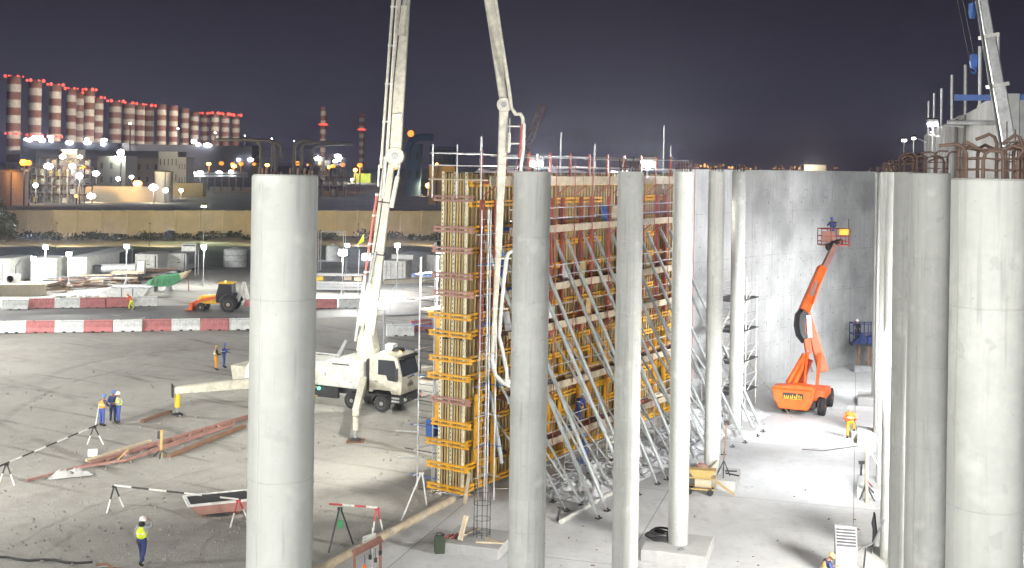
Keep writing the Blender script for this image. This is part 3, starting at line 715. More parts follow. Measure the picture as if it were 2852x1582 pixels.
# brim transform fix: brims are modelled at head height
def fixbrim(t):
    for ch in t.children:
        if ch.name.startswith('helmet'):
            for b in ch.children:
                if b.name.startswith('brim') and b.data.vertices[0].co.z < .1: b.location = (.045, 0, 1.615)
WALK = dict(kneL=(.16,.105,.53), ankL=(.20,.11,.11), toeL=(.34,.12,.08), kneR=(-.03,-.105,.51), ankR=(-.26,-.11,.14), toeR=(-.13,-.12,.05))
HOLD = dict(elbL=(.02,.27,1.15), wriL=(.24,.16,1.12), hanL=(.31,.11,1.13), elbR=(.02,-.27,1.15), wriR=(.24,-.16,1.12), hanR=(.31,-.11,1.13))
WORK = dict(elbL=(.16,.26,1.25), wriL=(.36,.18,1.28), hanL=(.43,.15,1.3), elbR=(.12,-.26,1.2), wriR=(.34,-.2,1.12), hanR=(.41,-.17,1.1))
p = G(394, 1574)
person('worker in white helmet and yellow vest walking away, one hand raised', p, 78, 'grey_cloth', 'navy', 'vest_yellow', 'white_hat', {**WALK, 'elbR': (.1,-.32,1.42), 'wriR': (.1,-.28,1.63), 'hanR': (.09,-.22,1.68)}, 0, hood=True)
p = G(283, 1187)
person('worker in blue overalls and orange vest leaning on a white staff', p, 60, 'navy', 'blue_cloth', 'vest_orange', 'blue_hat', {**WORK, 'wriL': (.1,.42,1.0), 'hanL': (.13,.46,.95)}, 8)
s_ = G(266, 1185); tag(part(None, 'survey_staff', MB().tube(s_, s_+Vector((.18, .05, 1.25)), .035, 8), 'white_plastic'), 'white staff held by the worker in orange vest', 'staff')
p = G(305, 1180); person('worker in dark blue overalls standing between two vested workers', p+Vector((0, .5, 0)), 100, 'navy', 'navy', None, 'blue_hat', HOLD)
p = G(330, 1178); person('worker in yellow vest and lilac overalls standing right of two workmates', p, 215, 'grey_cloth', 'blue_cloth', 'vest_yellow', 'white_hat', HOLD)
p = G(601, 1031); person('worker in black jacket and amber trousers near the truck rear', p, 30, 'black_cloth', 'amber_cloth', 'tan', 'tan', HOLD)
p = G(623, 1024); person('worker in bright blue overalls near the truck rear', p, 20, 'blue_cloth', 'blue_cloth', 'navy', 'blue_hat', WORK)
p = G(366, 864); person('worker in orange jacket bending beside the far barriers', p, 180, 'orange_cloth', 'vest_yellow', 'orange_cloth', 'vest_orange', {**WORK, **WALK}, 30)
p = G(2366, 1222, SLAB)
AMB = person('worker in orange jacket and amber trousers with one foot on a block', p, 75, 'orange_cloth', 'amber_cloth', 'orange_cloth', 'white_hat', {'kneR': (.25,-.2,.82), 'ankR': (.30,-.24,.46), 'toeR': (.44,-.25,.42), 'elbL': (.0,.32,1.15), 'wriL': (.14,.24,.98), 'hanL': (.18,.2,.93), 'wriR': (.22,-.26,1.0), 'hanR': (.27,-.25,.93), 'elbR': (-.02,-.33,1.15)}, 6)
mw = Matrix.Translation(p) @ Matrix.Rotation(R(75), 4, 'Z'); b_ = mw @ Vector((.36, -.25, 0))
tag(part(None, 'concrete_block', MB().bb(b_.x-.22, b_.x+.22, b_.y-.3, b_.y+.3, SLAB, SLAB+.37), 'footing_concrete', bevel=.01), 'small concrete block under the foot of the orange dressed worker', 'block')
a_, bb_ = ray(2297, 1540); d_ = 39.6
person('worker in tan helmet and vest looking down at the bottom edge', (a_*d_, d_, SLAB), 10, 'navy', 'navy', 'tan', 'tan', {**WORK, 'hed': (.08,0,1.56), 'top': (.12,0,1.645)}, 12)
q = FW.matrix_basis
for (x, y, z, h, lb) in ((.45, -.62, 9.12, 170, 'worker in blue on the formwork platform by the ladder'), (1.9, -.68, 9.12, 20, 'second blue worker on the formwork platform, right of the ladder')):
    pass
person('worker in blue overalls standing on the formwork platform by the ladder', q @ Vector((2.05, -.62, 9.105)), 200, 'blue_cloth', 'blue_cloth', 'navy', 'blue_hat', WORK)
person('worker in blue crouching low behind the grey props', q @ Vector((9.3, -.66, 1.605)), 60, 'blue_cloth', 'navy', 'navy', 'white_hat', WORK, 35)
person('worker in navy standing low behind the grey props', q @ Vector((7.2, -2.2, SLAB)), 90, 'navy', 'blue_cloth', None, 'blue_hat', HOLD, 15)
for o in list(C.objects):
    if o.type == 'EMPTY' and o.name.startswith('person'): fixbrim(o)
# ================================================================ concrete pump truck
fw_ = Vector((.927, -.375, 0)); w0 = G(1065, 1147); org = w0+Vector((.375, .927, 0))*1.05
T = thing('concrete_pump_truck', 'cream concrete pump truck with raised boom and spread outriggers', 'truck', org, math.atan2(-.375, .927))
def wheel(parent, x, y, r=.52, w=.34, name='wheel'):
    m = Matrix.Translation((x, y, r)) @ Matrix.Rotation(R(90), 4, 'X')
    o = part(parent, name, MB().lathe([(r*.55, -w/2), (r*.9, -w/2), (r, -w/2+.06), (r, w/2-.06), (r*.9, w/2), (r*.55, w/2)], 26, m), 'rubber', 35)
    part(o, 'rim', MB().lathe([(.02, -w/2-.02), (r*.22, -w/2-.02), (r*.25, -w/2+.05), (r*.5, -w/2+.06), (r*.57, -w/2-.015), (r*.57, w/2+.015), (r*.5, w/2-.06), (r*.25, w/2-.05), (r*.22, w/2+.02), (.02, w/2+.02)], 22, m), 'rim', 30)
    return o
for x in (0, -2.05, -6.9, -8.3):
    for y in (-1.05, 1.05): wheel(T, x, y)
cab = part(T, 'cab', MB().prism([(-.85, 1.18), (-.62, 1.18), (-.56, 1.32), (.58, 1.32), (.66, 1.12), (1.28, 1.12), (1.36, 1.5), (1.34, 2.2), (1.02, 3.28), (.8, 3.42), (-.7, 3.42), (-.85, 3.3)], -1.22, 1.22), 'cream_paint', bevel=.035)
for s in (-1, 1):
    w_ = part(cab, 'side_window', MB().prism([(-.25, 2.25), (.3, 2.25), (.42, 1.95), (.95, 1.9), (1.12, 2.2), (.85, 3.15), (-.25, 3.15)], s*1.215, s*1.232), 'glass')
    part(cab, 'door_handle', MB().box((-.35, s*1.24, 1.85), (.18, .03, .05)), 'black_plastic')
    mm = part(cab, 'mirror', MB().box((1.15, s*1.5, 2.35), (.16, .14, .75)).tube((1.05, s*1.2, 2.75), (1.15, s*1.5, 2.7), .025, 6), 'black_plastic')
    part(cab, 'wheel_arch', MB().prism([(-.75, .55), (-.62, .85), (-.4, 1.1), (0, 1.17), (.4, 1.1), (.62, .85), (.7, .55), (.62, .55), (.54, .82), (.34, 1.02), (0, 1.1), (-.34, 1.02), (-.54, .82), (-.67, .55)], s*.85, s*1.245), 'black_plastic')
m = Matrix.Rotation(0, 4, 'X')
ws = [(1.345, 2.18), (1.045, 3.2)]
part(cab, 'windscreen', MB().add([(1.352, -1.08, 2.2), (1.352, 1.08, 2.2), (1.062, 1.02, 3.2), (1.062, -1.02, 3.2), (1.30, -1.08, 2.2), (1.30, 1.08, 2.2), (1.0, 1.02, 3.2), (1.0, -1.02, 3.2)], [(0,1,2,3),(7,6,5,4),(0,4,5,1),(1,5,6,2),(2,6,7,3),(3,7,4,0)]), 'glass')
part(cab, 'sun_visor', MB().box((1.2, 0, 3.3), (.28, 2.3, .05), (0, .3, 0)), 'black_plastic')
for i in range(5): part(cab, 'marker_lamp', MB().box((1.13, -.9+.45*i, 3.27), (.05, .12, .07)), 'lamp_warm' if i == 1 else 'dark_steel')
part(cab, 'grille_bar', MB().box((1.375, 0, 2.08), (.03, .9, .045)), 'black_plastic')
for i, a in enumerate((-.55, -.25, 0, .25, .55)):                      # the fan-shaped emblem
    part(cab, 'emblem_stroke', MB().box((1.372, -.1+.15*(i-2), 1.62+(.06 if i in (1, 3) else .0)), (.02, .06, .26-.03*abs(i-2)), (-a*.35, 0, 0)), 'black_plastic')
part(cab, 'emblem_dot', MB().box((1.372, -.1, 1.84), (.02, .07, .07)), 'black_plastic')
part(T, 'bumper', MB().prism([(.72, .6), (1.45, .62), (1.5, .8), (1.48, 1.06), (.7, 1.06)], -1.24, 1.24), 'dark_steel', bevel=.03)
for s in (-1, 1):
    part(T, 'headlight', MB().box((1.49, s*.98, .86), (.05, .34, .2)), 'white_plastic'); part(T, 'entry_step', MB().box((.98, s*1.262, .74), (.5, .05, .1)).box((.98, s*1.262, .93), (.5, .05, .1)), 'scaffold')
part(T, 'tail_marker', MB().box((1.51, 1.1, .8), (.04, .1, .1)), 'lamp_red')
part(T, 'roof_beacon', MB().lathe([(.1, 3.42), (.1, 3.5), (.07, 3.58), (.01, 3.6)], 12, Matrix.Translation((.7, -.2, 0))), 'lamp_warm')
part(T, 'roof_vent', MB().prism([(-.2, 3.43), (.5, 3.43), (.35, 3.6), (-.1, 3.62)], .35, .95), 'black_plastic', bevel=.02)
part(T, 'chassis_rail', MB().bb(-9.6, .6, -.55, -.35, .75, 1.1).bb(-9.6, .6, .35, .55, .75, 1.1), 'dark_steel')
part(T, 'exhaust_stack', MB().bb(-1.12, -.92, -1.1, 1.1, 1.0, 3.1), 'black_plastic', bevel=.02)
bd_ = part(T, 'pump_body', MB().prism([(-9.3, 1.35), (-1.25, 1.22), (-1.25, 2.95), (-3.2, 2.98), (-4.2, 2.72), (-6.2, 2.6), (-9.3, 2.3)], -1.24, 1.24), 'white_paint', bevel=.04)
for x0, x1, z0, z1 in ((-3.55, -1.45, 1.35, 2.8), (-4.7, -3.6, 1.45, 2.6), (-6.4, -4.75, 1.45, 2.5)):
    part(bd_, 'locker_door', MB().bb(x0, x1, -1.262, -1.236, z0, z1), 'white_paint', bevel=.006)
part(bd_, 'vent_slot', MB().bb(-3.4, -2.2, -1.268, -1.25, 2.62, 2.7), 'black_plastic'); part(bd_, 'latch', MB().bb(-3.9, -3.86, -1.275, -1.25, 1.9, 2.1).bb(-2.1, -2.04, -1.275, -1.25, 1.6, 1.68).bb(-5.2, -5.14, -1.275, -1.25, 2.3, 2.38), 'black_plastic')
part(T, 'side_skirt', MB().bb(-5.6, -3.0, -1.2, -1.0, .55, 1.2), 'black_plastic'); part(T, 'step_frame', MB().tube((-6.0, -1.3, .6), (-6.0, -1.3, 1.2), .03).tube((-6.0, -1.3, .62), (-4.4, -1.3, .62), .03).tube((-6, -1.3, 1.15), (-4.4, -1.3, 1.15), .03), 'yellow_steel')
part(T, 'side_lamp', MB().ball((-4.3, -1.27, 1.08), .1, 10), 'lamp_teal')
part(T, 'rear_fairing', MB().prism([(-9.9, 1.2), (-9.0, 1.2), (-8.6, 2.9), (-9.2, 2.8), (-9.8, 1.9)], -1.1, 1.1), 'white_plastic', bevel=.04)
hp = part(T, 'hopper', MB().prism([(-10.9, .9), (-9.7, .9), (-9.6, 1.9), (-11.1, 1.9)], -.9, .9), 'cream_paint', bevel=.03)
part(T, 'deck_rail', MB().tube((-7.6, -.9, 3.2), (-3.1, -.9, 3.15), .045, 7).tube((-7.6, -.9, 2.4), (-7.6, -.9, 3.2), .04, 7).tube((-3.2, -.9, 2.9), (-3.2, -.9, 3.15), .04, 7), 'scaffold')
part(T, 'boom_rest', MB().beam((-4.0, .3, 2.6), (-3.3, .3, 3.9), .3, .25, .2, .2), 'grey_paint')
part(T, 'water_box', MB().bb(-.75, -.2, .5, 1.2, 3.45, 3.8), 'white_plastic', bevel=.03)
# outriggers: local feet
inv = T.matrix_basis.inverted()
def outrigger(hip, foot, zt0, zt1, h0, h1, nm, plate=True):
    foot = Vector(foot)
    a = Vector((*hip, zt0)); b = Vector((foot.x, foot.y, zt1)); d = (b-a).normalized()
    o = part(T, nm, MB().beam(a, b+d*.25, .42, h0, .36, h1), 'cream_paint', bevel=.03)
    if plate: part(o, 'end_plate', MB().beam(b+d*.26, b+d*.36, .5, .75), 'black_plastic')
    part(o, 'jack_sleeve', MB().tube((b.x, b.y, zt1+.1), (b.x, b.y, .55), .15, 12), 'cream_paint', 40); part(o, 'jack', MB().tube((b.x, b.y, .6), (b.x, b.y, .12), .09, 10), 'galv', 40)
    part(o, 'foot_pad', MB().lathe([(.32, 0), (.32, .06), (.12, .14)], 14, Matrix.Translation((b.x, b.y, 0))), 'dark_steel')
    return o
f1, f2 = inv @ G(990, 1226), inv @ G(494, 1155)
outrigger((-1.5, -.7), f1, 1.75, 1.55, .55, .42, 'outrigger', False); o = outrigger((-4.2, -.8), f2, 1.75, 1.45, .8, .42, 'outrigger')
b = Vector((f2.x, f2.y, 0)); part(o, 'jack_cover', MB().tube((b.x, b.y, 1.2), (b.x, b.y, .45), .17, 12), 'yellow_box', 40)
outrigger((-1.5, .7), (2.4, 7.6, 0), 1.75, 1.55, .55, .42, 'outrigger'); outrigger((-4.2, .8), (-10, 6.8, 0), 1.75, 1.45, .7, .42, 'outrigger')
tag(part(None, 'outrigger_mat', MB().bb(*(lambda p: (p.x-.45, p.x+.45, p.y-.45, p.y+.45))(G(990, 1226)), -.06, .0).box(G(992, 1226)+Vector((0, -.02, -.0)), (.7, .7, .02)), 'rust'), 'dark pad on the dirt under the front outrigger', 'pad')
# turret and boom (world points)
tur = T.matrix_basis @ Vector((-1.6, 0, 0))
part(T, 'turret', MB().lathe([(.85, 2.95), (.85, 3.15), (.7, 3.2), (.68, 3.5), (.55, 3.55)], 20, Matrix.Translation((-1.6, 0, 0))), 'cream_paint', 35)
K0 = P(1026, 930, tur.y); K1 = P(1087, 432, tur.y-1.2); K2 = P(1127, -60, tur.y-3.4); K3 = P(1140, -190, tur.y-4.0)
part(T, 'pedestal', MB().prism([(-2.25, 3.4), (-1.0, 3.4), (-1.2, 4.3), (-1.35, 5.0), (-1.85, 5.0), (-2.15, 4.2)], -.42, .42), 'cream_paint', bevel=.04)
def boomsec(name, a, b, w0, h0, w1, h1, up=(0, 1, 0)):
    return part(T, name, MB().beam(a, b, w0, h0, w1, h1, up), 'cream_paint', world=True, bevel=.05)
wdir = Vector((1, 0, 0))
b1 = boomsec('boom_section', K0, K1, .8, .7, .66, .62); b2 = boomsec('boom_section', K1+Vector((.16, 0, -.7)), K2, .95, .6, .78, .55)
b3 = boomsec('boom_section', K2+Vector((0, 0, -.9)), K3, .8, .55, .7, .5)
dv = (K1-K0).normalized()
part(T, 'boom_knuckle', MB().lathe([(.05, -.5), (.52, -.5), (.56, -.42), (.56, .42), (.52, .5), (.05, .5)], 20, Matrix.Translation(K1+Vector((.33, -.1, -.05))) @ Matrix.Rotation(R(90), 4, 'X')), 'cream_paint', 40, world=True)
part(T, 'knuckle_pin', MB().lathe([(.2, 0), (.2, .06), (.14, .08), (.14, .03)], 14, Matrix.Translation(K1+Vector((.33, -.6, -.05))) @ Matrix.Rotation(R(90), 4, 'X')), 'grey_paint', 40, world=True)
part(T, 'boom_link', MB().beam(K1+Vector((-.35, -.5, -2.6)), K1+Vector((-.2, -.5, -.1)), .16, .12).beam(K1+Vector((-.65, -.45, -1.9)), K1+Vector((-.62, -.45, -.6)), .12, .1), 'white_paint', world=True)
def ram(a, b, r):
    a, b = Vector(a), Vector(b); c = a.lerp(b, .58)
    o = part(T, 'hydraulic_ram', MB().tube(a, c, r, 12), 'cream_paint', 40, world=True); part(T, 'ram_rod', MB().tube(c, b, r*.55, 10), 'galv', 40, world=True)
off = Vector((-.55, -.55, 0))
ram(K0+Vector((-.35, -.55, .6)), K0+dv*5.2+Vector((-.1, -.5, 0)), .17)
ram(K2+Vector((-.1, -.45, -3.4)), K2+Vector((.2, -.45, -.4)), .2)
ram(K1+dv*-3.2+Vector((.5, -.45, 0)), K1+Vector((.75, -.4, .1)), .14)
# delivery pipes with brackets, red lower run
def pipe(a, b, r, mt, nm='delivery_pipe'): return part(T, nm, MB().tube(a, b, r, 10), mt, 40, world=True)
a_ = K0+Vector((-.75, -.3, -.4)); b_ = K1+Vector((-.72, -.3, -2.3))
pipe(a_, a_.lerp(b_, .45), .085, 'scaffold'); pipe(a_.lerp(b_, .45), b_, .085, 'red_steel')
for f in (.12, .3, .47, .66, .85, .99):
    c = a_.lerp(b_, f); part(T, 'pipe_bracket', MB().beam(c+Vector((-.12, 0, 0)), c+Vector((.6, .1, .02)), .07, .07).tube(c+Vector((0, 0, -.07)), c+Vector((0, 0, .07)), .115, 10), 'white_paint', world=True)
a2, b2_ = K1+Vector((-.52, -.35, -.8)), K2+Vector((-.55, -.35, 0)); pipe(a2, b2_, .085, 'cream_paint')
for f in (.05, .25, .45, .65, .85): c = a2.lerp(b2_, f); part(T, 'pipe_bracket', MB().beam(c+Vector((-.12, 0, 0)), c+Vector((.4, .1, .02)), .07, .07).tube(c+Vector((0, 0, -.07)), c+Vector((0, 0, .07)), .11, 10), 'white_paint', world=True)
a3, b3_ = K1+Vector((.6, -.35, 1.9)), K1.lerp(K2, .9)+Vector((.55, -.35, 0))
part(T, 'lamp_bracket', MB().box(P(1108, 322, K1.y-1), (.5, .3, .14)).box(P(1113, 326, K1.y-1), (.14, .2, .4)), 'scaffold', world=True)
cb = [K0+Vector((-.2, -.5, .3)), K0.lerp(K1, .3)+Vector((-.28, -.5, 0)), K0.lerp(K1, .6)+Vector((-.12, -.48, 0)), K1+Vector((-.1, -.5, -.6)), K1+Vector((.0, -.55, .5)), K1.lerp(K2, .4)+Vector((-.1, -.45, 0)), K2+Vector((0, -.42, 0))]
part(T, 'hydraulic_hose', MB().path(cb, .03, 6), 'black_plastic', 50, world=True)
part(T, 'boom_band', MB().beam(K0.lerp(K1, .45), K0.lerp(K1, .452)+dv*.06, .86, .72, up=(0, 1, 0)).beam(K0.lerp(K1, .74), K0.lerp(K1, .742)+dv*.06, .74, .68, up=(0, 1, 0)), 'black_plastic', world=True)
# over the top and down to the pour
DT = 50.6
K4 = P(1338, -190, DT+1.2); K5 = P(1404, 292, DT); K6 = P(1372, 985, DT-.4)
boomsec('boom_section', K3, K4, .62, .55, .55, .5, (0, 0, 1)); boomsec('boom_section', K4, K5, .58, .5, .36, .4)
part(T, 'boom_knuckle', MB().lathe([(.03, -.3), (.3, -.3), (.33, -.24), (.33, .24), (.3, .3), (.03, .3)], 18, Matrix.Translation(K5+Vector((.0, 0, .0))) @ Matrix.Rotation(R(90), 4, 'X')), 'cream_paint', 40, world=True)
part(T, 'knuckle_pin', MB().lathe([(.13, 0), (.13, .05), (.08, .06), (.08, .02)], 12, Matrix.Translation(K5+Vector((0, -.3, 0))) @ Matrix.Rotation(R(90), 4, 'X')), 'grey_paint', 40, world=True)
boomsec('boom_section', K5+Vector((0, 0, .1)), P(1388, 700, DT-.2), .42, .32, .30, .26); boomsec('boom_section', P(1389, 696, DT-.2), K6, .27, .24, .17, .17)
q = lambda x, y, dd=-.3: P(x, y, DT+dd)
part(T, 'delivery_pipe', MB().path([q(1380, 0), q(1398, 120), q(1418, 250), q(1424, 300), q(1436, 318), q(1450, 318), q(1456, 330), q(1456, 345)], .085, 10), 'cream_paint', 50, world=True)
part(T, 'delivery_pipe', MB().path([q(1453, 345), q(1451, 400), q(1447, 440)], .075, 10), 'red_steel', 50, world=True)
part(T, 'delivery_pipe', MB().path([q(1460, 345), q(1457, 420), q(1450, 470), q(1446, 560), q(1442, 650), q(1436, 694), q(1415, 706), q(1409, 730), q(1396, 860), q(1390, 935), q(1402, 985), q(1411, 1030), q(1412, 1062)], [.08]*6+[.09]*3+[.085]*4, 10), 'white_paint', 50, world=True)
for x, y in ((1432, 352), (1432, 400), (1428, 440), (1400, 720), (1392, 860)): part(T, 'pipe_bracket', MB().beam(q(x-22, y), q(x+24, y), .06, .06), 'white_paint', world=True)
part(T, 'end_hose', MB().path([K6, q(1371, 1000, -.4), q(1380, 1045, -.35), q(1402, 1066, -.35), q(1420, 1076, -.3)], [.085, .09, .09, .1, .1], 10), 'white_paint', 50, world=True)
part(T, 'hose_clamp', MB().lathe([(.15, -.1), (.17, 0), (.15, .1)], 12, Matrix.Translation(q(1414, 1062))).beam(q(1405, 1062), q(1440, 1085), .12, .12), 'white_paint', world=True)
ram(q(1416, 425), q(1420, 330), .07)
# work lamps on the boom
wl_ = part(T, 'work_lamp', MB().box(P(1018, 862, tur.y-.9), (.35, .2, .55)).box(P(1016, 845, tur.y-.9), (.2, .2, .3)), 'lamp_white', world=True, bevel=.04)
glow(T, P(1018, 862, tur.y-1.3), 350, (.95, 1, .85), .2)

# ================================================================ orange boom lift
B0 = P(2222, 1105, 70.4); org = Vector((B0.x, 70.6, SLAB))
BL = thing('boom_lift', 'orange articulated boom lift with raised basket near the wall', 'lift', org, R(-24))
for x, y in ((-.2, .0),): pass
# chassis local: x right, y back
def tyre(x, y, r=.56, w=.42):
    m = Matrix.Translation((x, y, r)) @ Matrix.Rotation(R(90), 4, 'Y')
    o = part(BL, 'wheel', MB().lathe([(r*.5, -w/2), (r*.88, -w/2), (r, -w/2+.05), (r, w/2-.05), (r*.88, w/2), (r*.5, w/2)], 24, m), 'rubber', 35)
    mb = MB()
    for k in range(20):
        a = 2*math.pi*k/20
        for s in (-1, 1): mb.box((x+s*w*.23, y+math.cos(a+s*.08)*r, r+math.sin(a+s*.08)*r), (w*.44, .06, .07), (a+s*.08, 0, s*.35))
    part(o, 'tread', mb, 'rubber'); part(o, 'rim', MB().lathe([(.03, -w/2-.01), (r*.5, -w/2+.03), (r*.5, w/2-.03), (.03, w/2+.01)], 16, m), 'orange_paint', 30)
fr_ = BL.matrix_basis.inverted() @ G(2288, 1157, SLAB)
for x in (fr_.x, fr_.x-2.15):
    for y in (fr_.y+.1, fr_.y+3.0): tyre(x, y)
cxm = fr_.x-1.07
part(BL, 'chassis', MB().bb(cxm-.75, cxm+.75, fr_.y-.2, fr_.y+3.3, .4, .85), 'dark_steel', bevel=.03)
part(BL, 'chassis_cover', MB().prism([(fr_.y-.1, .86), (fr_.y+3.2, .86), (fr_.y+3.1, 1.05), (fr_.y+.1, 1.1)], cxm-.85, cxm+.95, 'yz'), 'orange_paint', bevel=.04)
part(BL, 'engine_cover', MB().prism([(-.3, .95), (1.9, .95), (2.0, 1.2), (1.75, 1.5), (-.2, 1.55)], .95, 1.75, 'yz'), 'orange_paint', bevel=.06)
cw = part(BL, 'counterweight', MB().prism([(-1.25, 1.6), (1.25, 1.6), (1.22, 1.15), (.9, .42), (-.85, .42), (-1.2, 1.1)], -1.45, -.75), 'orange_paint', bevel=.05)
part(BL, 'tail_cover', MB().prism([(-1.25, 1.62), (1.25, 1.62), (1.2, 1.86), (.2, 1.92), (-1.2, 1.74)], -1.46, -.5), 'orange_paint', bevel=.04)
sg = part(cw, 'sign_plate', MB().bb(-.6, .62, -1.475, -1.452, 1.02, 1.42), 'black_plastic')
for i in range(9):
    x = -.52+i*.125; h = (.14, .14, .14, .14, .2, .14, .26, .2, .16)[i]
    part(sg, 'letter_stroke', MB().bb(x, x+.045, -1.485, -1.478, 1.12, 1.12+h), 'yellow_box')
    if i in (0, 1, 3, 5): part(sg, 'letter_stroke', MB().bb(x+.045, x+.12, -1.485, -1.478, 1.12, 1.16), 'yellow_box')
part(sg, 'letter_stroke', MB().bb(-.56, .6, -1.485, -1.478, 1.05, 1.08), 'yellow_box')
for s in (-1, 1):
    for k in range(4): part(cw, 'bolt', MB().lathe([(.045, 0), (.03, .025)], 8, Matrix.Translation((s*(1.1-.06*k), -1.452, 1.45-.24*k)) @ Matrix.Rotation(R(90), 4, 'X')), 'dark_red_paint')
part(BL, 'turntable', MB().lathe([(.7, .85), (.7, 1.25)], 20, Matrix.Translation((.7, .6, 0))), 'dark_steel')
part(BL, 'side_tank', MB().bb(-.2, .85, -.76, .9, 1.0, 1.55), 'orange_paint', bevel=.08)
for s in (-1, 1): part(BL, 'riser_side', MB().prism([(-.45, 1.5), (-.1, 1.4), (.95, 3.05), (.95, 3.6), (.55, 3.65), (-.4, 2.0)], s*.36+.85-.06, s*.36+.85+.06, 'yz'), 'orange_paint', bevel=.02)
part(BL, 'riser_ram', MB().tube((-.1, -.5, 1.8), (.45, .7, 3.3), .16, 12), 'orange_paint', 40)
part(BL, 'riser_arm', MB().beam((-.5, -.3, 1.75), (.35, .6, 3.5), .3, .3), 'orange_paint', bevel=.04); part(BL, 'riser_pocket', MB().beam((.15, -.2, 1.8), (.65, .5, 3.2), .5, .12), 'dark_red_paint')
D1 = 71.6
def arm(nm, a, b, w0, h0, w1, h1, mt): return part(BL, nm, MB().beam(a, b, w0, h0, w1, h1, (0, 1, 0)), mt, world=True, bevel=.03)
arm('lower_boom', P(2293, 1035, D1), P(2246, 868, D1+.6), .62, .45, .42, .4, 'orange_paint'); arm('link_arm', P(2253, 985, D1-.2), P(2236, 880, D1+.4), .4, .3, .36, .3, 'orange_paint')
part(BL, 'lift_ram', MB().tube(P(2248, 975, D1-.4), P(2263, 1035, D1-.4), .06, 10), 'galv', 40, world=True)
kn = part(BL, 'elbow', MB().path([P(2246, 948, D1+.2), P(2233, 930, D1+.3), P(2229, 905, D1+.4), P(2231, 880, D1+.5), P(2240, 866, D1+.5)], [.36, .4, .42, .4, .34], 8), 'black_plastic', 40, world=True)
part(BL, 'elbow_plate', MB().beam(P(2256, 940, D1-.1), P(2252, 878, D1), .1, .3), 'galv', world=True)
arm('main_boom', P(2238, 868, D1+.5), P(2290, 745, D1+2.4), .62, .5, .54, .45, 'orange_paint'); arm('boom_tube', P(2256, 826, D1+1.0), P(2325, 683, D1+3.6), .42, .36, .36, .32, 'primer_red')
arm('boom_extension', P(2262, 846, D1+.6), P(2287, 775, D1+1.8), .16, .2, .16, .2, 'orange_paint'); part(BL, 'jib_head', MB().path([P(2306, 690, D1+3.4), P(2322, 680, D1+3.8), P(2344, 672, D1+4.0)], [.22, .26, .18], 8), 'black_plastic', 40, world=True)
bc = P(2322, 660, D1+4.2)
bk = thing('lift_basket_marker', 'x', 'x') if False else None
z0 = bc.z-.55
part(BL, 'basket_floor', MB().bb(bc.x-.95, bc.x+.95, bc.y-.5, bc.y+.5, z0, z0+.08), 'dark_red_paint', world=True)
for x in (-.93, -.3, .3, .93):
    for y in (-.48, .48): part(BL, 'basket_post', MB().tube((bc.x+x, bc.y+y, z0), (bc.x+x, bc.y+y, z0+1.1), .03, 7), 'dark_red_paint', world=True)
for z in (.28, .62, 1.1):
    part(BL, 'basket_rail', MB().path([(bc.x-.93, bc.y-.48, z0+z), (bc.x+.93, bc.y-.48, z0+z), (bc.x+.93, bc.y+.48, z0+z), (bc.x-.93, bc.y+.48, z0+z), (bc.x-.93, bc.y-.48, z0+z)], .028, 6), 'dark_red_paint', world=True)
part(BL, 'mesh_panel', MB().bb(bc.x-.9, bc.x-.05, bc.y-.475, bc.y-.465, z0+.3, z0+.95), 'deck', world=True); part(BL, 'control_box', MB().bb(bc.x+.2, bc.x+.82, bc.y-.62, bc.y-.5, z0+.72, z0+1.12), 'yellow_box', world=True, bevel=.03)
part(BL, 'side_pole', MB().tube((bc.x+.98, bc.y, z0-.1), (bc.x+.98, bc.y, z0+1.75), .025, 6), 'dark_steel', world=True)
person('worker in dark blue inside the orange lift basket', (bc.x-.05, bc.y+.1, z0+.08), 95, 'navy', 'navy', None, 'blue_hat', WORK, 10)
for o in list(C.objects):
    if o.type == 'EMPTY' and o.name.startswith('person'): fixbrim(o)

# ================================================================ mobile crane at the right (boom in view)
cb0 = Vector((19.0, 36.5, SLAB))
CRN = thing('mobile_crane', 'grey telescopic mobile crane rising beside the right columns', 'crane', cb0, R(-70))
part(CRN, 'carrier', MB().bb(-4, 4, -1.2, 1.2, .8, 1.6), 'blue_paint', bevel=.05); part(CRN, 'crane_cab', MB().prism([(2.4, 1.62), (4, 1.62), (4, 2.2), (3.6, 3.0), (2.4, 3.0)], -1.1, .1), 'blue_paint', bevel=.05); part(CRN, 'superstructure', MB().bb(-2.6, 1.2, -1.1, 1.1, 1.75, 2.9), 'grey_paint', bevel=.06)
part(CRN, 'slew_ring', MB().lathe([(.9, 1.58), (.9, 1.78)], 20), 'dark_steel')
for x in (-3, -1.5, 1.6, 3.1):
    for y in (-1.05, 1.05): wheel(CRN, x, y, .5, .35)
dc = 38.0
bt = P(2745, 60, dc); bb0 = Vector((cb0.x, cb0.y, 2.7)); dirb = (P(2736, 0, dc)-P(2811, 425, dc)).normalized()
foot = P(2811, 425, dc)-dirb*12.6
def cs(a, b, w): return part(CRN, 'boom_section', MB().beam(P(2811, 425, dc)+dirb*a, P(2811, 425, dc)+dirb*b, w, w*1.1, up=(0, 1, 0)), 'scaffold', world=True, bevel=.06)
cs(-12.4, -1, .5); cs(-1, 2.25, .42); cs(2.25, 3.9, .36); cs(3.9, 9, .3)
for a, w in ((2.2, .56), (3.85, .5)): part(CRN, 'boom_collar', MB().beam(P(2811, 425, dc)+dirb*a, P(2811, 425, dc)+dirb*(a+.12), w, w, up=(0, 1, 0)), 'white_paint', world=True)
part(CRN, 'boom_rope', MB().tube(P(2811, 425, dc)+dirb*-5+Vector((-.42, -.3, 0)), P(2811, 425, dc)+dirb*9+Vector((-.3, -.3, 0)), .05, 6), 'dark_steel', world=True)
tip = P(2811, 425, dc)+dirb*9
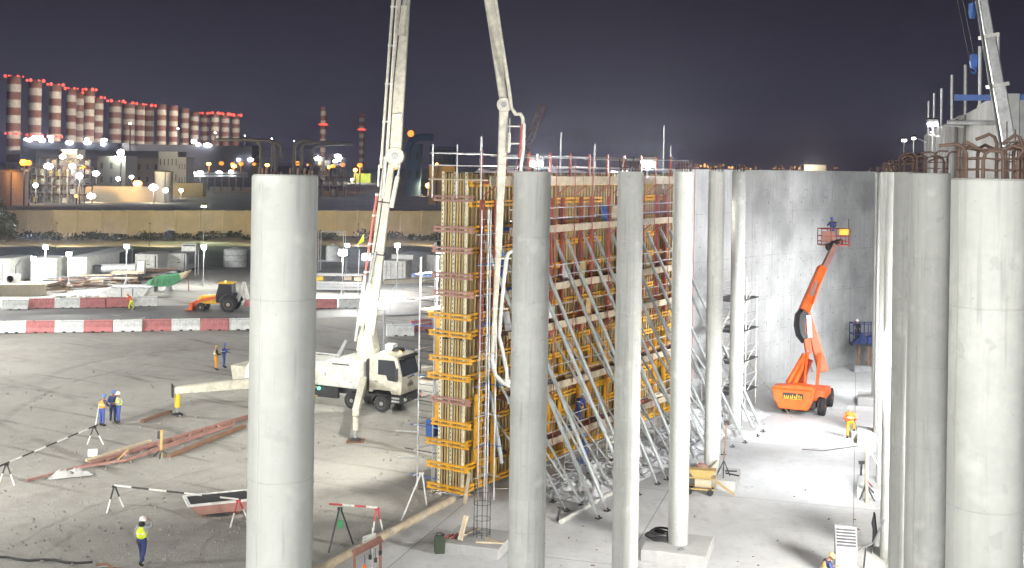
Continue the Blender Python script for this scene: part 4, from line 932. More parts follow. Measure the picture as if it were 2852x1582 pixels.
for x in (-.09, .09): part(CRN, 'hoist_rope', MB().tube((tip.x-.85+x, tip.y, tip.z), (P(2709, 170, dc).x+x, tip.y, P(2709, 170, dc).z), .014, 5), 'dark_steel', world=True)
part(CRN, 'boom_head', MB().box((tip.x-.4, tip.y, tip.z), (1.1, .4, .35)), 'scaffold', world=True)
h0 = P(2712, 172, dc)
hb = part(CRN, 'hook_block', MB().prism([(-.09, -.22), (.09, -.22), (.13, .02), (.1, .26), (-.1, .26), (-.13, .02)], -.09, .09), 'blue_paint', bevel=.03); hb.location = inv_ = CRN.matrix_basis.inverted() @ h0; hb.rotation_euler = (0, 0, R(70))
hk = part(hb, 'hook', MB().path(arc((0, 0, -.3), .075, 100, -170, 9), .03, 7), 'blue_paint', 50)
h1 = P(2708, 28, dc); ob = part(CRN, 'overhaul_ball', MB().prism([(-.05, -.28), (.05, -.28), (.1, -.1), (.1, .22), (-.1, .22), (-.1, -.1)], -.07, .07).tube((0, 0, .2), (0, 0, 3), .014, 5), 'blue_paint', 50); ob.location = CRN.matrix_basis.inverted() @ h1
# ================================================================ lattice crane beyond the formwork
t = thing('crawler_crane', 'rust brown lattice crane jib leaning above the formwork', 'crane', G(1330, 757), 0)
a, b = Vector((t.location.x+1, t.location.y, 2.2)), P(1513, 290, 160)
d = (b-a).normalized(); sxv = Vector((0, 1, 0)); sy = d.cross(sxv).normalized(); n = 26
for i, j in ((-1,-1),(1,-1),(1,1),(-1,1)): part(t, 'jib_chord', MB().tube(a+sxv*i*.55+sy*j*.55, b+sxv*i*.45+sy*j*.45, .12, 6), 'rust', world=True)
for k in range(n):
    p0, p1 = a.lerp(b, k/n), a.lerp(b, (k+1)/n); s = 1 if k % 2 else -1
    part(t, 'lacing', MB().tube(p0+sxv*.5*s+sy*.5, p1-sxv*.5*s+sy*.5, .06, 5).tube(p0+sxv*.5*s-sy*.5, p1-sxv*.5*s-sy*.5, .06, 5).tube(p0+sy*.5*s-sxv*.5, p1-sy*.5*s-sxv*.5, .06, 5), 'rust', world=True)
part(t, 'crawler_body', MB().bb(-3, 3, -1.8, 1.8, 1.1, 3.2), 'rust', bevel=.1)
for s in (-1, 1): part(t, 'track', MB().bb(-3.4, 3.4, s*2.2-.5, s*2.2+.5, 0, 1.15), 'dark_steel', bevel=.3)
# ================================================================ water barriers
def barrier_mesh(col):
    prof = [(-.3, 0), (.3, 0), (.3, .18), (.17, .42), (.14, 1.02), (-.14, 1.02), (-.17, .42), (-.3, .18)]
    o = part(None, 'water_barrier', MB().prism(prof, -1.2, 1.2, 'yz'), col, bevel=.03)
    mb = MB()
    for i in range(9):
        x = -1.04+i*.26
        for s in (-1, 1): mb.beam((x, s*.175, .44), (x, s*.15, .9), .1, .03, up=(0, 1, 0))
    part(o, 'rib', mb, col, kind='stuff')
    mb = MB()
    for x in (-.5, .3):
        for s in (-1, 1): mb.bb(x, x+.26, s*.302-.004, s*.302+.004, -.005, .11)
    part(o, 'lift_slot', mb, 'black_plastic', kind='stuff')
    part(o, 'groove', MB().bb(-1.05, 1.05, -.152, -.143, .915, .935), 'black_plastic')
    part(o, 'fill_cap', MB().lathe([(.08, 1.02), (.08, 1.06)], 10, Matrix.Translation((-.6, 0, 0))), 'black_plastic')
    return o
proto = {c: barrier_mesh(c) for c in ('white_plastic', 'red_plastic')}; usedp = set()
def barrier(x, y, col, label, rz=None, group='water barriers along the haul road'):
    p = G(x, y); o = proto[col] if col not in usedp else copy_tree(proto[col]); usedp.add(col)
    o.location = (p.x+random.uniform(-.06, .06), p.y+random.uniform(-.12, .12), .0); o.rotation_euler = (0, 0, 0 if rz is None else rz); tag(o, label, 'barrier', group); return o
ords = ('first', 'second', 'third', 'fourth', 'fifth', 'sixth', 'seventh', 'eighth', 'ninth', 'tenth')
p0, p1 = G(37, 927), G(675, 917); rz0 = math.atan2(p1.y-p0.y, p1.x-p0.x)
for i in range(9):
    x = 34+i*80.5; col = 'red_plastic' if i % 2 else 'white_plastic'
    cn = 'red' if i % 2 else 'white'
    barrier(x, 927-i*1.1, col, f'{cn} water barrier, {ords[i]} from the left in the near row', rz0+random.uniform(-.05, .05))
for i, (x, y, c) in enumerate(((42, 862, 0), (116, 859, 1), (188, 858, 0), (261, 857, 1), (330, 856, 1), (404, 853, 0))):
    barrier(x, y, 'red_plastic' if c else 'white_plastic', f'{"red" if c else "white"} water barrier, {ords[i]} from the left in the far row', rz0+.01)
barrier(1114, 935, 'white_plastic', 'lone white water barrier behind the pump truck cab', rz0+.03); barrier(1172, 922, 'red_plastic', 'red water barrier standing askew beside the lone white one', .75)
barrier(905, 859, 'red_plastic', 'red water barrier right of the nearest column', rz0); barrier(975, 858, 'white_plastic', 'white water barrier beyond the boom foot', rz0)
# ================================================================ yard containers
def container(loc, rz, L, W, H, label, mt='white_paint', doors=True, group='white containers in the yard'):
    t = thing('shipping_container', label, 'container', loc, rz, group)
    part(t, 'body', MB().bb(0, L, -W/2, W/2, .12, H), mt, bevel=.02)
    for s in (-1, 1):
        mb = MB(); x = .25
        while x < L-.2: mb.bb(x, x+.12, s*W/2-.03*(s < 0), s*W/2+.03*(s > 0), .35, H-.2); x += .3
        part(t, 'corrugation', mb, mt)
    if doors:
        for s in (-1, 1): 
            dd = part(t, 'door', MB().bb(-.03, -.003, min(s*.03, s*(W/2-.1)), max(s*.03, s*(W/2-.1)), .25, H-.15), mt)
            part(dd, 'lock_rod', MB().tube((-.06, s*W*.16, .3), (-.06, s*W*.16, H-.2), .03, 6).tube((-.06, s*W*.36, .3), (-.06, s*W*.36, H-.2), .03, 6), 'grey_paint')
            mb = MB()
            for z in (.75, 1.3, 1.85): mb.bb(-.036, -.031, min(s*.08, s*(W/2-.15)), max(s*.08, s*(W/2-.15)), z, z+.03)
            part(dd, 'door_crease', mb, 'grey_paint')
    part(t, 'corner_frame', MB().bb(-.05, .1, -W/2-.02, -W/2+.12, 0, H+.02).bb(-.05, .1, W/2-.12, W/2+.02, 0, H+.02).bb(-.045, .1, -W/2, W/2, H-.12, H+.015).bb(L-.1, L+.02, -W/2-.02, -W/2+.12, 0, H+.02).bb(L-.1, L+.02, W/2-.12, W/2+.02, 0, H+.02), mt)
    return t
for (x, y, rz, L, W, H, lb) in ((-2, 790, 90, 6, 2.5, 2.95, 'white container at the far left edge, doors facing the site'), (121, 788, 90, 4.5, 3.0, 2.95, 'white container with an air conditioner in front of its doors'), (214, 786, 90, 11.5, 2.3, 3.0, 'long white container under the brightest yard lamp')):
    ct = container(G(x, y), R(rz), L, W, H, lb)
for y_ in (11.55,): part(ct, 'canopy_roof', MB().bb(11.55, 17.0, -1.2, 1.2, 2.72, 3.0), 'white_paint')
for y_ in (-1.1, 1.1): part(ct, 'canopy_post', MB().tube((16.8, y_, 0), (16.8, y_, 2.72), .06, 6), 'white_paint')
container(G(1098, 784), R(80), 3, 2.9, 2.6, 'small white container with panelled doors right of the pump boom'); container(G(1120, 776), R(72), 6.0, 3.0, 3.1, 'white container with bright side wall behind the small one', doors=False)
container(G(1215, 775), R(78), 6.0, 2.6, 3.0, 'pale container beyond the scaffold, left of the formwork', doors=False)
def genset(x, y, W, H, label, louvre):
    p = G(x, y); t = thing('generator_cabin', label, 'generator', p, 0, 'generator cabins in the yard')
    part(t, 'body', MB().bb(0, W, 0, 5.2, .25, H), 'white_paint', bevel=.04); part(t, 'skid', MB().bb(-.05, W+.05, -.05, 5.25, 0, .24), 'dark_steel')
    part(t, 'door', MB().bb(W*.45, W*.88, -.03, -.004, .45, H-.15), 'white_paint', bevel=.006); part(t, 'door_gap', MB().bb(W*.885, W*.94, -.02, -.004, .45, H-.15), 'black_plastic')
    part(t, 'badge', MB().bb(W*.55, W*.66, -.04, -.032, H*.5, H*.55).bb(W*.55, W*.62, -.04, -.032, H*.66, H*.69), 'black_plastic')
    if louvre:
        for i in range(12): part(t, 'louvre', MB().box((W+.03, .9+.34*i, H*.62), (.05, .26, H*.45), (0, 0, .3)), 'grey_paint')
    return t
genset(375, 766, 2.9, 2.7, 'left white generator cabin with closed doors', False); genset(464, 758, 2.6, 2.5, 'right white generator cabin with louvred side', True)
t = thing('rooftop_tank', 'white box tank raised on a frame above the generators', 'tank', G(527, 752)+Vector((0, 2, 0)), 0)
q_ = P(505, 700, 148); part(t, 'tank', MB().bb(q_.x, q_.x+1.9, 148, 149.6, q_.z, q_.z+1.0), 'white_paint', world=True, bevel=.04)
for a in (0.1, 1.8):
    for b in (148.1, 149.5): part(t, 'leg', MB().tube((q_.x+a, b, 0), (q_.x+a, b, q_.z), .05, 6), 'scaffold', world=True)
part(t, 'vent_slot', MB().bb(q_.x+.2, q_.x+1.7, 147.98, 147.999, q_.z+.68, q_.z+.84), 'black_plastic', world=True)
t = thing('site_tank', 'pale blue lit water tank partly behind the nearest column', 'tank', G(655, 742), 0)
part(t, 'shell', MB().lathe([(1.6, 0), (1.62, .1), (1.62, 2.3), (1.5, 2.45), (.4, 2.6), (.4, 2.7), (.02, 2.72)], 28), 'white_plastic', 40); part(t, 'band', MB().lathe([(1.64, .75), (1.64, .83)], 28).lathe([(1.64, 1.6), (1.64, 1.68)], 28), 'grey_paint')
t = thing('water_tank', 'white plastic water tank in a tube frame right of the nearest column', 'tank', G(928, 755), 0)
part(t, 'shell', MB().lathe([(.95, 1.5), (1.0, 1.6), (1.0, 3.3), (.85, 3.5), (.3, 3.62), (.3, 3.72), (.02, 3.74)], 24), 'white_plastic', 40)
for x, y in ((-1.9, -1), (1.5, -1), (-1.9, 1), (1.5, 1)): part(t, 'frame_post', MB().tube((x, y, 0), (x, y, 5.4), .05, 7), 'scaffold')
part(t, 'frame_rail', MB().tube((-1.9, -1, 5.4), (1.5, -1, 5.4), .05, 6).tube((-1.9, -1, 1.45), (1.5, -1, 1.45), .05, 6).tube((-1.9, 1, 1.45), (1.5, 1, 1.45), .05, 6).tube((-1.9, 1, 5.4), (1.5, 1, 5.4), .05, 6).bb(-1.9, 1.5, -1, 1, 1.38, 1.49), 'scaffold')
t = thing('low_wall', 'low cream rendered wall below the left containers', 'wall', G(60, 826), 0)
a, b = G(-120, 828), G(124, 824); part(t, 'wall_body', MB().prism([(a.x, a.y), (b.x, b.y), (b.x, b.y+.5), (a.x, a.y+.5)], 0, 1.15, 'xy'), 'low_wall_render', world=True); part(t, 'coping', MB().prism([(a.x, a.y-.1), (b.x+.1, b.y-.1), (b.x+.1, b.y+3.2), (a.x, a.y+3.2)], 1.16, 1.28, 'xy'), 'low_wall_render', world=True)
q_ = G(98, 806); t = thing('air_conditioner', 'white outdoor air conditioner unit with round fan on the low wall', 'air conditioner', Vector((q_.x, G(98, 826).y+.6, 1.29)), 0)
part(t, 'case', MB().bb(-.7, .7, 0, .6, 0, 1.0), 'white_paint', bevel=.03); part(t, 'fan_ring', MB().lathe([(.38, 0), (.38, .03), (.32, .03), (.3, .0)], 20, Matrix.Translation((-.2, -.003, .5)) @ Matrix.Rotation(R(90), 4, 'X')), 'dark_steel'); part(t, 'bracket_pole', MB().path([(.25, .3, .98), (.25, .3, 1.9), (.75, .3, 2.5)], .05, 6), 'dark_steel')
# junk: steel and timber stacks
rr = random.Random(11)
for i, (x, y, w, lb) in enumerate(((160, 812, 26, 'stack of rusty steel sections right of the low wall'), (205, 806, 30, 'heap of rusty steel beams in front of the long container'), (262, 800, 30, 'pile of brown rebar bundles in the yard'), (345, 790, 30, 'stack of brown timber below the left generator'), (180, 832, 24, 'low pallet of white sacks by the far barriers'), (245, 832, 22, 'second pallet of sacks further right'), (440, 778, 30, 'brown timber stack between the generators'))):
    p = G(x, y); t = thing('material_stack', lb, 'stack', p, R(rr.uniform(-15, 15)), 'material stacks in the yard')
    ww = w*p.y/3200*1.3
    if 'sacks' in lb:
        part(t, 'pallet', MB().bb(-1.2, 1.2, -.6, .6, 0, .14), 'timber')
        for k in range(6): part(t, 'sack', MB().box((-.9+.36*k, rr.uniform(-.2, .1), .25+.1*(k % 2)), (.5, .8, .2), (0, rr.uniform(-.2, .2), rr.uniform(-.3, .3))), 'white_plastic', bevel=.06)
    else:
        for k in range(16): part(t, 'section', MB().beam((-ww, rr.uniform(-.9, .9), .1+k*.085), (ww+rr.uniform(-.6, .6), rr.uniform(-.9, .9), .12+k*.085+rr.uniform(-.05, .15)), rr.uniform(.1, .28), rr.uniform(.08, .2)), rr.choice(('rust', 'dark_steel', 'rebar', 'grey_paint', 'plank')))
p = G(335, 782); t = thing('cylinder_drum', 'grey horizontal drum tank on a dark cradle in the yard', 'tank', p, R(5))
part(t, 'drum', MB().tube((-2.2, 0, 1.5), (1.9, 0, 1.6), .55, 16), 'scaffold', 40); part(t, 'cradle', MB().bb(-2.3, 2.2, -.6, .6, .1, .85), 'dark_steel'); part(t, 'end_box', MB().bb(-3.1, -2.3, -.5, .5, .5, 1.9), 'dark_steel'); part(t, 'white_hopper', MB().prism([(2.0, .9), (2.9, .9), (3.0, 2.5), (2.1, 2.5)], -.5, .5), 'white_paint', bevel=.03)
p = G(352, 825); t = thing('waste_skip', 'pale grey open skip with sloped ends beyond the far barriers', 'skip', p, R(2))
part(t, 'tub', MB().prism([(-1.5, 0), (2.0, 0), (2.7, 1.05), (-1.4, 1.08), (-2.6, .5)], -.9, .9), 'white_plastic', bevel=.03); part(t, 'rim', MB().bb(-1.4, 2.7, -.96, -.9, .98, 1.1).bb(-1.4, 2.7, .9, .96, .98, 1.1), 'grey_paint'); part(t, 'strap', MB().bb(-.3, -.22, -.93, -.905, .05, .95).bb(.9, .98, -.93, -.905, .05, .95), 'dark_steel')
p = G(462, 812); t = thing('tipping_hopper', 'green ribbed tipping hopper with tan tail in the yard', 'hopper', p, R(0))
hb_ = part(t, 'hopper_body', MB().prism([(-1.9, .55), (.9, .75), (1.9, 1.5), (1.7, 2.1), (-.9, 1.75), (-1.9, 1.1)], -.9, .9), 'green_paint', bevel=.04)
for k in range(5): x = -1.4+.6*k; part(hb_, 'rib', MB().beam((x, -.94, .75+.06*k), (x+.25, -.94, 1.45+.1*k), .1, .06), 'black_plastic' if k < 2 else 'green_paint')
part(t, 'tail_gate', MB().prism([(1.0, .9), (2.0, 1.55), (2.7, 2.45), (1.75, 2.15)], -.8, .8), 'plank', bevel=.03); part(t, 'chute', MB().beam((-1.8, 0, .9), (-2.9, 0, .05), .7, .2), 'grey_paint'); part(t, 'support', MB().bb(.2, .5, -.7, .7, 0, .8), 'grey_paint'); part(t, 'support', MB().bb(-1.3, -1.1, -.7, .7, 0, .7), 'grey_paint'); part(t, 'leg', MB().tube((2.4, .6, 0), (2.4, .6, 2.1), .06, 6), 'rust')
# ---- backhoe loader
p = G(615, 866); t = thing('backhoe_loader', 'orange backhoe loader with raised arm beside the nearest column', 'loader', p, R(180))
wheel(t, 1.75, -.95, .45, .35); wheel(t, 1.75, .95, .45, .35)
for s in (-1, 1): wheel(t, -1.0, s*1.0, .78, .45)
for ch in list(t.children):
    for g2 in ch.children: g2.data = g2.data.copy(); g2.data.materials[0] = MAT['plank']
part(t, 'engine_hood', MB().prism([(.2, .75), (2.1, .75), (2.2, 1.2), (1.9, 1.55), (.2, 1.65)], -.5, .5), 'yellow_box', bevel=.05)
cb_ = part(t, 'cab', MB().prism([(-1.3, .9), (.3, .9), (.35, 1.6), (.05, 2.75), (-1.2, 2.75)], -.75, .75), 'glass', bevel=.02); part(cb_, 'roof', MB().bb(-1.3, .15, -.8, .8, 2.76, 2.88), 'yellow_box', bevel=.03)
for x, xx in ((-1.3, -1.2), (.3, .03)):
    for s in (-1, 1): part(cb_, 'pillar', MB().beam((x, s*.77, 1.0), (xx, s*.77, 2.74), .07, .07), 'black_plastic')
for s in (-1, 1): part(t, 'fender', MB().path(arc((-1.0, s*1.0, .78), .92, 10, 170, 8), .12, 6), 'black_plastic'); part(t, 'loader_arm', MB().beam((.2, s*.62, 1.4), (1.7, s*.62, 1.15), .12, .3).beam((1.65, s*.62, 1.2), (2.7, s*.62, .55), .12, .25), 'orange_paint')
part(t, 'bucket', MB().prism([(2.55, .15), (3.4, .1), (2.9, .3), (2.8, .9), (2.5, .95)], -1.1, 1.1), 'orange_paint', bevel=.02)
part(t, 'backhoe_boom', MB().beam((-1.6, 0, 1.0), (-2.3, 0, 2.9), .25, .35).beam((-2.25, 0, 2.85), (-2.7, 0, 1.2), .2, .28), 'white_paint'); part(t, 'backhoe_bucket', MB().prism([(-2.9, .5), (-2.3, .5), (-2.45, 1.1), (-2.85, 1.25)], -.3, .3), 'red_plastic', bevel=.02); part(t, 'beacon', MB().lathe([(.09, 2.88), (.09, 3.0), (.02, 3.06)], 10, Matrix.Translation((-.5, .3, 0))), 'lamp_warm')
part(t, 'side_panel', MB().bb(-.2, .9, -.82, -.76, .6, 1.0), 'yellow_box')
# ---- flatbed with loads
p = G(950, 812); t = thing('flatbed_trailer', 'grey flatbed trailer stacked with materials behind the pump boom', 'trailer', p, R(3))
part(t, 'bed', MB().bb(-3.0, 2.6, -1.2, 1.2, .3, 1.25), 'grey_paint', bevel=.03); part(t, 'plank_line', MB().bb(-3.0, 2.6, -1.215, -1.203, .62, .66).bb(-3.0, 2.6, -1.215, -1.203, .95, .98), 'dark_steel')
for k in range(5): part(t, 'load', MB().box((-2.5+1.1*k, rr.uniform(-.4, .4), 1.55+.1*(k % 2)), (.9, 1.2, .55), (0, 0, rr.uniform(-.2, .2))), rr.choice(('white_plastic', 'dark_steel', 'plank', 'yellow_box')), bevel=.05)
part(t, 'stacked_tubes', MB().tube((-3, -.9, 1.95), (2.4, -.8, 2.0), .12, 8).tube((-3, -.5, 2.0), (2.4, -.5, 2.05), .12, 8).tube((-2.6, -.1, 2.05), (2.7, -.2, 2.0), .12, 8), 'grey_paint')
a, b = G(1068, 792), G(1225, 786); t = tag(part(None, 'concrete_slab', MB().prism([(a.x, a.y), (b.x, b.y), (b.x, b.y+1.6), (a.x, a.y+1.6)], 0, .5, 'xy'), 'low_wall_render', bevel=.03), 'long pale concrete slab below the small white container', 'slab')
p = G(1178, 775); tag(part(None, 'rubble_sacks', MB().ball((p.x-1.5, p.y-1.5, .35), .9, 10, (1.6, .8, .5)).ball((p.x+1.2, p.y-1.2, .3), .8, 10, (1.9, .8, .45)), 'sheet_plastic', 60), 'long pile under pale sheeting beside the small container', 'pile')
p = G(1178, 768); tag(part(None, 'red_barrier_stack', MB().bb(p.x-2.2, p.x+2.4, p.y+2, p.y+3, 0, 1.0), 'red_plastic', bevel=.08), 'stack of red barriers between two pale containers', 'barrier')
q_ = P(905, 655, 72); fl = thing('marker_flag', 'yellow flag on a thin pole left of the pump boom', 'flag', Vector((P(995, 690, 96).x, 96, 0)), 0)
q0 = P(996, 702, 96); part(fl, 'pole', MB().tube((q0.x, 96, 0), (q0.x+.15, 96, q0.z+.2), .03, 6), 'scaffold', world=True); part(fl, 'flag_cloth', MB().add([P(996, 680, 96), P(1013, 650, 96.1), P(1014, 672, 96), P(1004, 678, 95.9), P(996, 681, 96.03), P(1013, 651, 96.13), P(1014, 673, 96.03), P(1004, 679, 95.93)], [(0,1,2,3),(7,6,5,4),(0,4,5,1),(1,5,6,2),(2,6,7,3),(3,7,4,0)]), 'vest_yellow', world=True)
# ================================================================ perimeter wall and planting
t = thing('perimeter_wall', 'long ochre boundary wall behind the yard', 'wall', G(640, 660), 0)
a, b = G(-300, 664), G(1400, 655); n = 26
for i in range(n):
    p, q2 = a.lerp(b, i/n), a.lerp(b, (i+.985)/n); part(t, 'wall_panel', MB().prism([(p.x, p.y), (q2.x, q2.y), (q2.x, q2.y+.4), (p.x, p.y+.4)], -.05, 5.1+.03*math.sin(i*2.3), 'xy'), 'low_wall_render', world=True)
    part(t, 'pier', MB().bb(p.x-.25, p.x+.2, p.y-.06, p.y+.5, -.05, 5.2), 'low_wall_render', world=True)
def leaves(c, r, n, seed, size=.35):
    rr = random.Random(seed); mb = MB()
    for _ in range(n):
        while True:
            v = Vector((rr.uniform(-1, 1), rr.uniform(-1, 1), rr.uniform(-1, 1)))
            if .25 < v.length < 1: break
        v = Vector((v.x*r[0], v.y*r[1], v.z*r[2]))*(1+.25*noise.noise(v*2+Vector((seed, 0, 0))))
        p = Vector(c)+v; a = Vector((rr.gauss(0, 1), rr.gauss(0, 1), rr.gauss(0, 1))).normalized(); b = a.orthogonal().normalized(); s = size*rr.uniform(.6, 1.3)
        mb.add([p-a*s, p+b*s*.5, p+a*s, p-b*s*.5], [(0,1,2,3)])
    return mb
M('foliage', (.035, .05, .03), .7, rnd=.2); M('bark', (.08, .06, .04), .9)
for (x, y, tx, lb) in ((18, 668, .9, 'dark bushy tree at the left edge before the ochre wall'), (60, 668, .55, 'smaller dark tree against the left end of the ochre wall'), (-30, 668, 1.0, 'dark tree cut by the left edge of the view')):
    p = G(x, y)-Vector((0, 6, 0)); t = thing('tree', lb, 'tree', p, 0, 'dark trees at the left end of the ochre wall'); h = 7.5*tx+1
    part(t, 'trunk', MB().path([(0, 0, 0), (.1, 0, h*.35), (-.1, .1, h*.7)], [.22, .16, .07], 7).path([(.1, 0, h*.35), (.9, .2, h*.6)], [.1, .04], 6).path([(.05, 0, h*.3), (-.8, -.2, h*.55)], [.1, .04], 6), 'bark'); part(t, 'crown', leaves((0, 0, h*.58), (2.4*tx+.4, 2*tx+.4, h*.45), 1500, x+40), 'foliage')
gb = part(None, 'scrub', leaves((0, 0, 0), (1, 1, 1), 10, 1), 'foliage'); bpy.data.objects.remove(gb)
mb = MB(); rr = random.Random(5)
for k in range(90):
    p = G(rr.uniform(-40, 1250), rr.uniform(655, 668)); m2 = leaves((p.x, p.y-rr.uniform(.8, 3.5), rr.uniform(.2, .7)), (rr.uniform(.8, 2.2), .7, rr.uniform(.5, 1.1)), 60, k, .3); mb.add(m2.v, m2.f)
sc_ = part(None, 'scrub', mb, 'foliage'); sc_['kind'] = 'stuff'; sc_['label'] = 'dark scrub along the foot of the ochre wall'; sc_['category'] = 'scrub'
# ================================================================ the plant on the skyline
M('stack_white', (.52, .47, .40), .7, rnd=.1, bump=0); M('stack_red', (.20, .085, .06), .7, rnd=.1, bump=0); M('plant_dark', (.10, .10, .12), .7, bump=0); M('plant_grey', (.30, .29, .28), .7, rnd=.2, bump=0); M('plant_beige', (.45, .40, .32), .7, rnd=.2, bump=0); M('plant_blue', (.10, .22, .42), .6, bump=0); M('lime_paint', (.35, .42, .06), .7, bump=0); M('plant_yellow', (.62, .50, .22), .7, bump=0); M('plant_white', (.62, .60, .55), .6, rnd=.1, bump=0); M('plant_pipe', (.34, .34, .32), .5, .3, bump=0)
ORD = ('first', 'second', 'third', 'fourth', 'fifth', 'sixth', 'seventh', 'eighth', 'ninth', 'tenth', 'eleventh', 'twelfth', 'thirteenth', 'fourteenth')
hz = lambda x: CY+ROLL*(x-CX)
ucyl = None
def stack(x, w, ty, label, bands, lit=True, tall=42.):
    global ucyl
    D = tall*3200/(hz(x)-ty); X = (x-CX)/3200*D; r = w/2*D/3200; H = 15+tall
    t = thing('chimney_stack', label, 'chimney', (X, D, 0), 0, 'striped chimney stacks of the plant')
    bh = (H-4)/bands
    for i in range(bands+1):
        nm = 'white_band' if (bands-i) % 2 == 1 else 'red_band'
        z0, z1 = (0, 4) if i == 0 else (4+(i-1)*bh, 4+i*bh)
        o = part(t, nm, MB().lathe([(1, 0), (1, 1)], 16), 'stack_white' if nm[0] == 'w' else 'stack_red', 40) if (ucyl is None or nm not in ucyl) else again(ucyl[nm], t)
        ucyl = ucyl or {}; ucyl.setdefault(nm, o); o.location = (0, 0, z0); o.scale = (r, r, z1-z0)
    part(t, 'gallery', MB().lathe([(r*1.02, H-1.2), (r*1.25, H-1.2), (r*1.25, H-.9), (r*1.02, H-.9)], 16), 'plant_dark')
    if lit:
        for k in range(6):
            a = 2*math.pi*k/6+.3; part(t, 'beacon', MB().ball((r*1.25*math.cos(a), r*1.25*math.sin(a), H+.1), .0011*D*(.7+.6*((k*5+x) % 4)/3), 6), 'lamp_red')
    return t, X, D, r, H
sw = 'red and white banded chimney stack'
SL = [(36, 37, 213, sw+', tallest at the far left', 1), (95, 34, 225, sw+', second from the left', 1), (151, 32, 236, sw+', third from the left', 1), (196, 26, 247, sw+', fourth from the left, partly hidden', 1), (218, 35, 258, sw+' in front of two others left of centre', 1), (246, 28, 250, sw+' peeking out behind the fifth', 1), (269, 31, 272, sw+' left of the first wide gap', 1),
      (319, 33, 282, sw+' just right of the wide gap', 1), (357, 32, 287, sw+' second right of the wide gap', 1), (388, 26, 291, sw+' third right of the wide gap', 1), (410, 32, 294, sw+' fourth right of the wide gap', 1), (448, 25, 291, sw+' without beacons, first of three', 0), (481, 24, 294, sw+' without beacons, second of three', 0), (513, 23, 302, sw+' without beacons, third of three', 0),
      (540, 23, 312, sw+' dim, fifth from the right end of the row', 0), (569, 23, 316, sw+' fourth from the right end of the row', 1), (597, 23, 315, sw+' third from the right end of the row', 1), (626, 23, 318, sw+' second from the right end of the row', 1), (655, 22, 321, sw+' at the right end of the row', 1)]
for x, w, ty, lb, lit in SL:
    t, X, D, r, H = stack(x, w, ty, lb, 13, lit)
    if x in (36, 95, 151):
        for k in range(5): a = math.pi*(1+k/4); part(t, 'low_beacon', MB().ball((r*1.2*math.cos(a), r*1.2*math.sin(a), H-30), .0011*D*(.7+.6*((k*5+x) % 4)/3), 6), 'lamp_red')
for x, w, ty, lb in ((899, 16, 297, 'slim striped chimney right of the nearest column'), (1006, 14, 317, 'slim striped chimney left of the pump boom')):
    t, X, D, r, H = stack(x, w, ty, lb, 15, 0, 44.)
    part(t, 'warning_ring', MB().lathe([(r*1.0, H-15), (r*1.7, H-14.7), (r*1.7, H-14), (r*1.0, H-13.6)], 16), 'lamp_red')
    if x > 1000: part(t, 'crown', MB().lathe([(r, H-2), (r*1.5, H-.3), (r*1.5, H)], 14), 'red_steel')
# plant lamp masts, with added ones lighting the stacks
def mast(x, y, D, label, mt='lamp_white', power=0, col=(1, .95, .85), r=None, grp='lamp masts on the plant'):
    p = P(x, y, D); t = thing('lamp_mast', label, 'lamp', (p.x, D, 0), 0, grp)
    part(t, 'pole', MB().tube((0, 0, 0), (0, 0, p.z), .0006*D, 6), 'plant_dark'); kk_ = .55+.5*((x*13+y*7) % 10)/10; part(t, 'lamp', MB().ball((0, -.3, p.z), (r or .0022*D)*kk_, 8, (1+.5*((x*3+y) % 4)/4, 1, .9)), mt)
    if power: spot(t, Vector((p.x, D-2.5, p.z+.5)), Vector((p.x, D+12, p.z-3)), power*1.2, 150, col, .5, .6)
    return t
def pbox(nm, x0, x1, yt, D, deep, label, mt, cat='building', yb=None, wins=0, roof=None):
    a, b = P(x0, yt, D), P(x1, yt, D)
    t = thing(nm, label, cat, ((a.x+b.x)/2, D, 0), 0)
    z0 = 0 if yb is None else P(x0, yb, D).z
    w = (b.x-a.x)/2
    part(t, 'wall', MB().bb(-w, w, 0, deep, z0, a.z), mt)
    part(t, 'roof_edge', MB().bb(-w-.15, w+.15, -.15, deep+.15, a.z+.003, a.z+.35), mt)
    for i in range(wins):
        for s in range(2): part(t, 'window', MB().bb(-w+2*w*(i+.4)/wins, -w+2*w*(i+.65)/wins, -.06, .02, z0+(a.z-z0)*(.35+.35*s), z0+(a.z-z0)*(.5+.35*s)), 'plant_dark')
    return t
BH = pbox('boiler_house', 60, 330, 396, 560, 30, 'dark boiler house below the left chimney stacks', 'plant_dark', wins=9)
TH = pbox('turbine_hall', 300, 700, 402, 640, 30, 'long grey blue turbine hall behind the white plant block', 'plant_dark', wins=14)
pbox('long_shed', 100, 480, 418, 540, 12, 'long low grey shed in front of the stacks', 'plant_grey')
t = pbox('office_block', 442, 496, 424, 470, 12, 'white office block with rows of dark windows in the plant', 'plant_white', wins=5); pbox('office_annex', 496, 519, 440, 470.2, 12, 'low white annex right of the office block', 'plant_white', wins=3)
pbox('plant_block', 270, 350, 436, 450, 14, 'grey plant block with dark pipe brackets', 'plant_grey', wins=3); pbox('plant_shed', 352, 446, 442, 480, 12, 'beige shed left of the office block', 'plant_beige', wins=4); pbox('silo_box', 172, 215, 418, 430, 8, 'beige box tower between two white lamps', 'plant_beige')
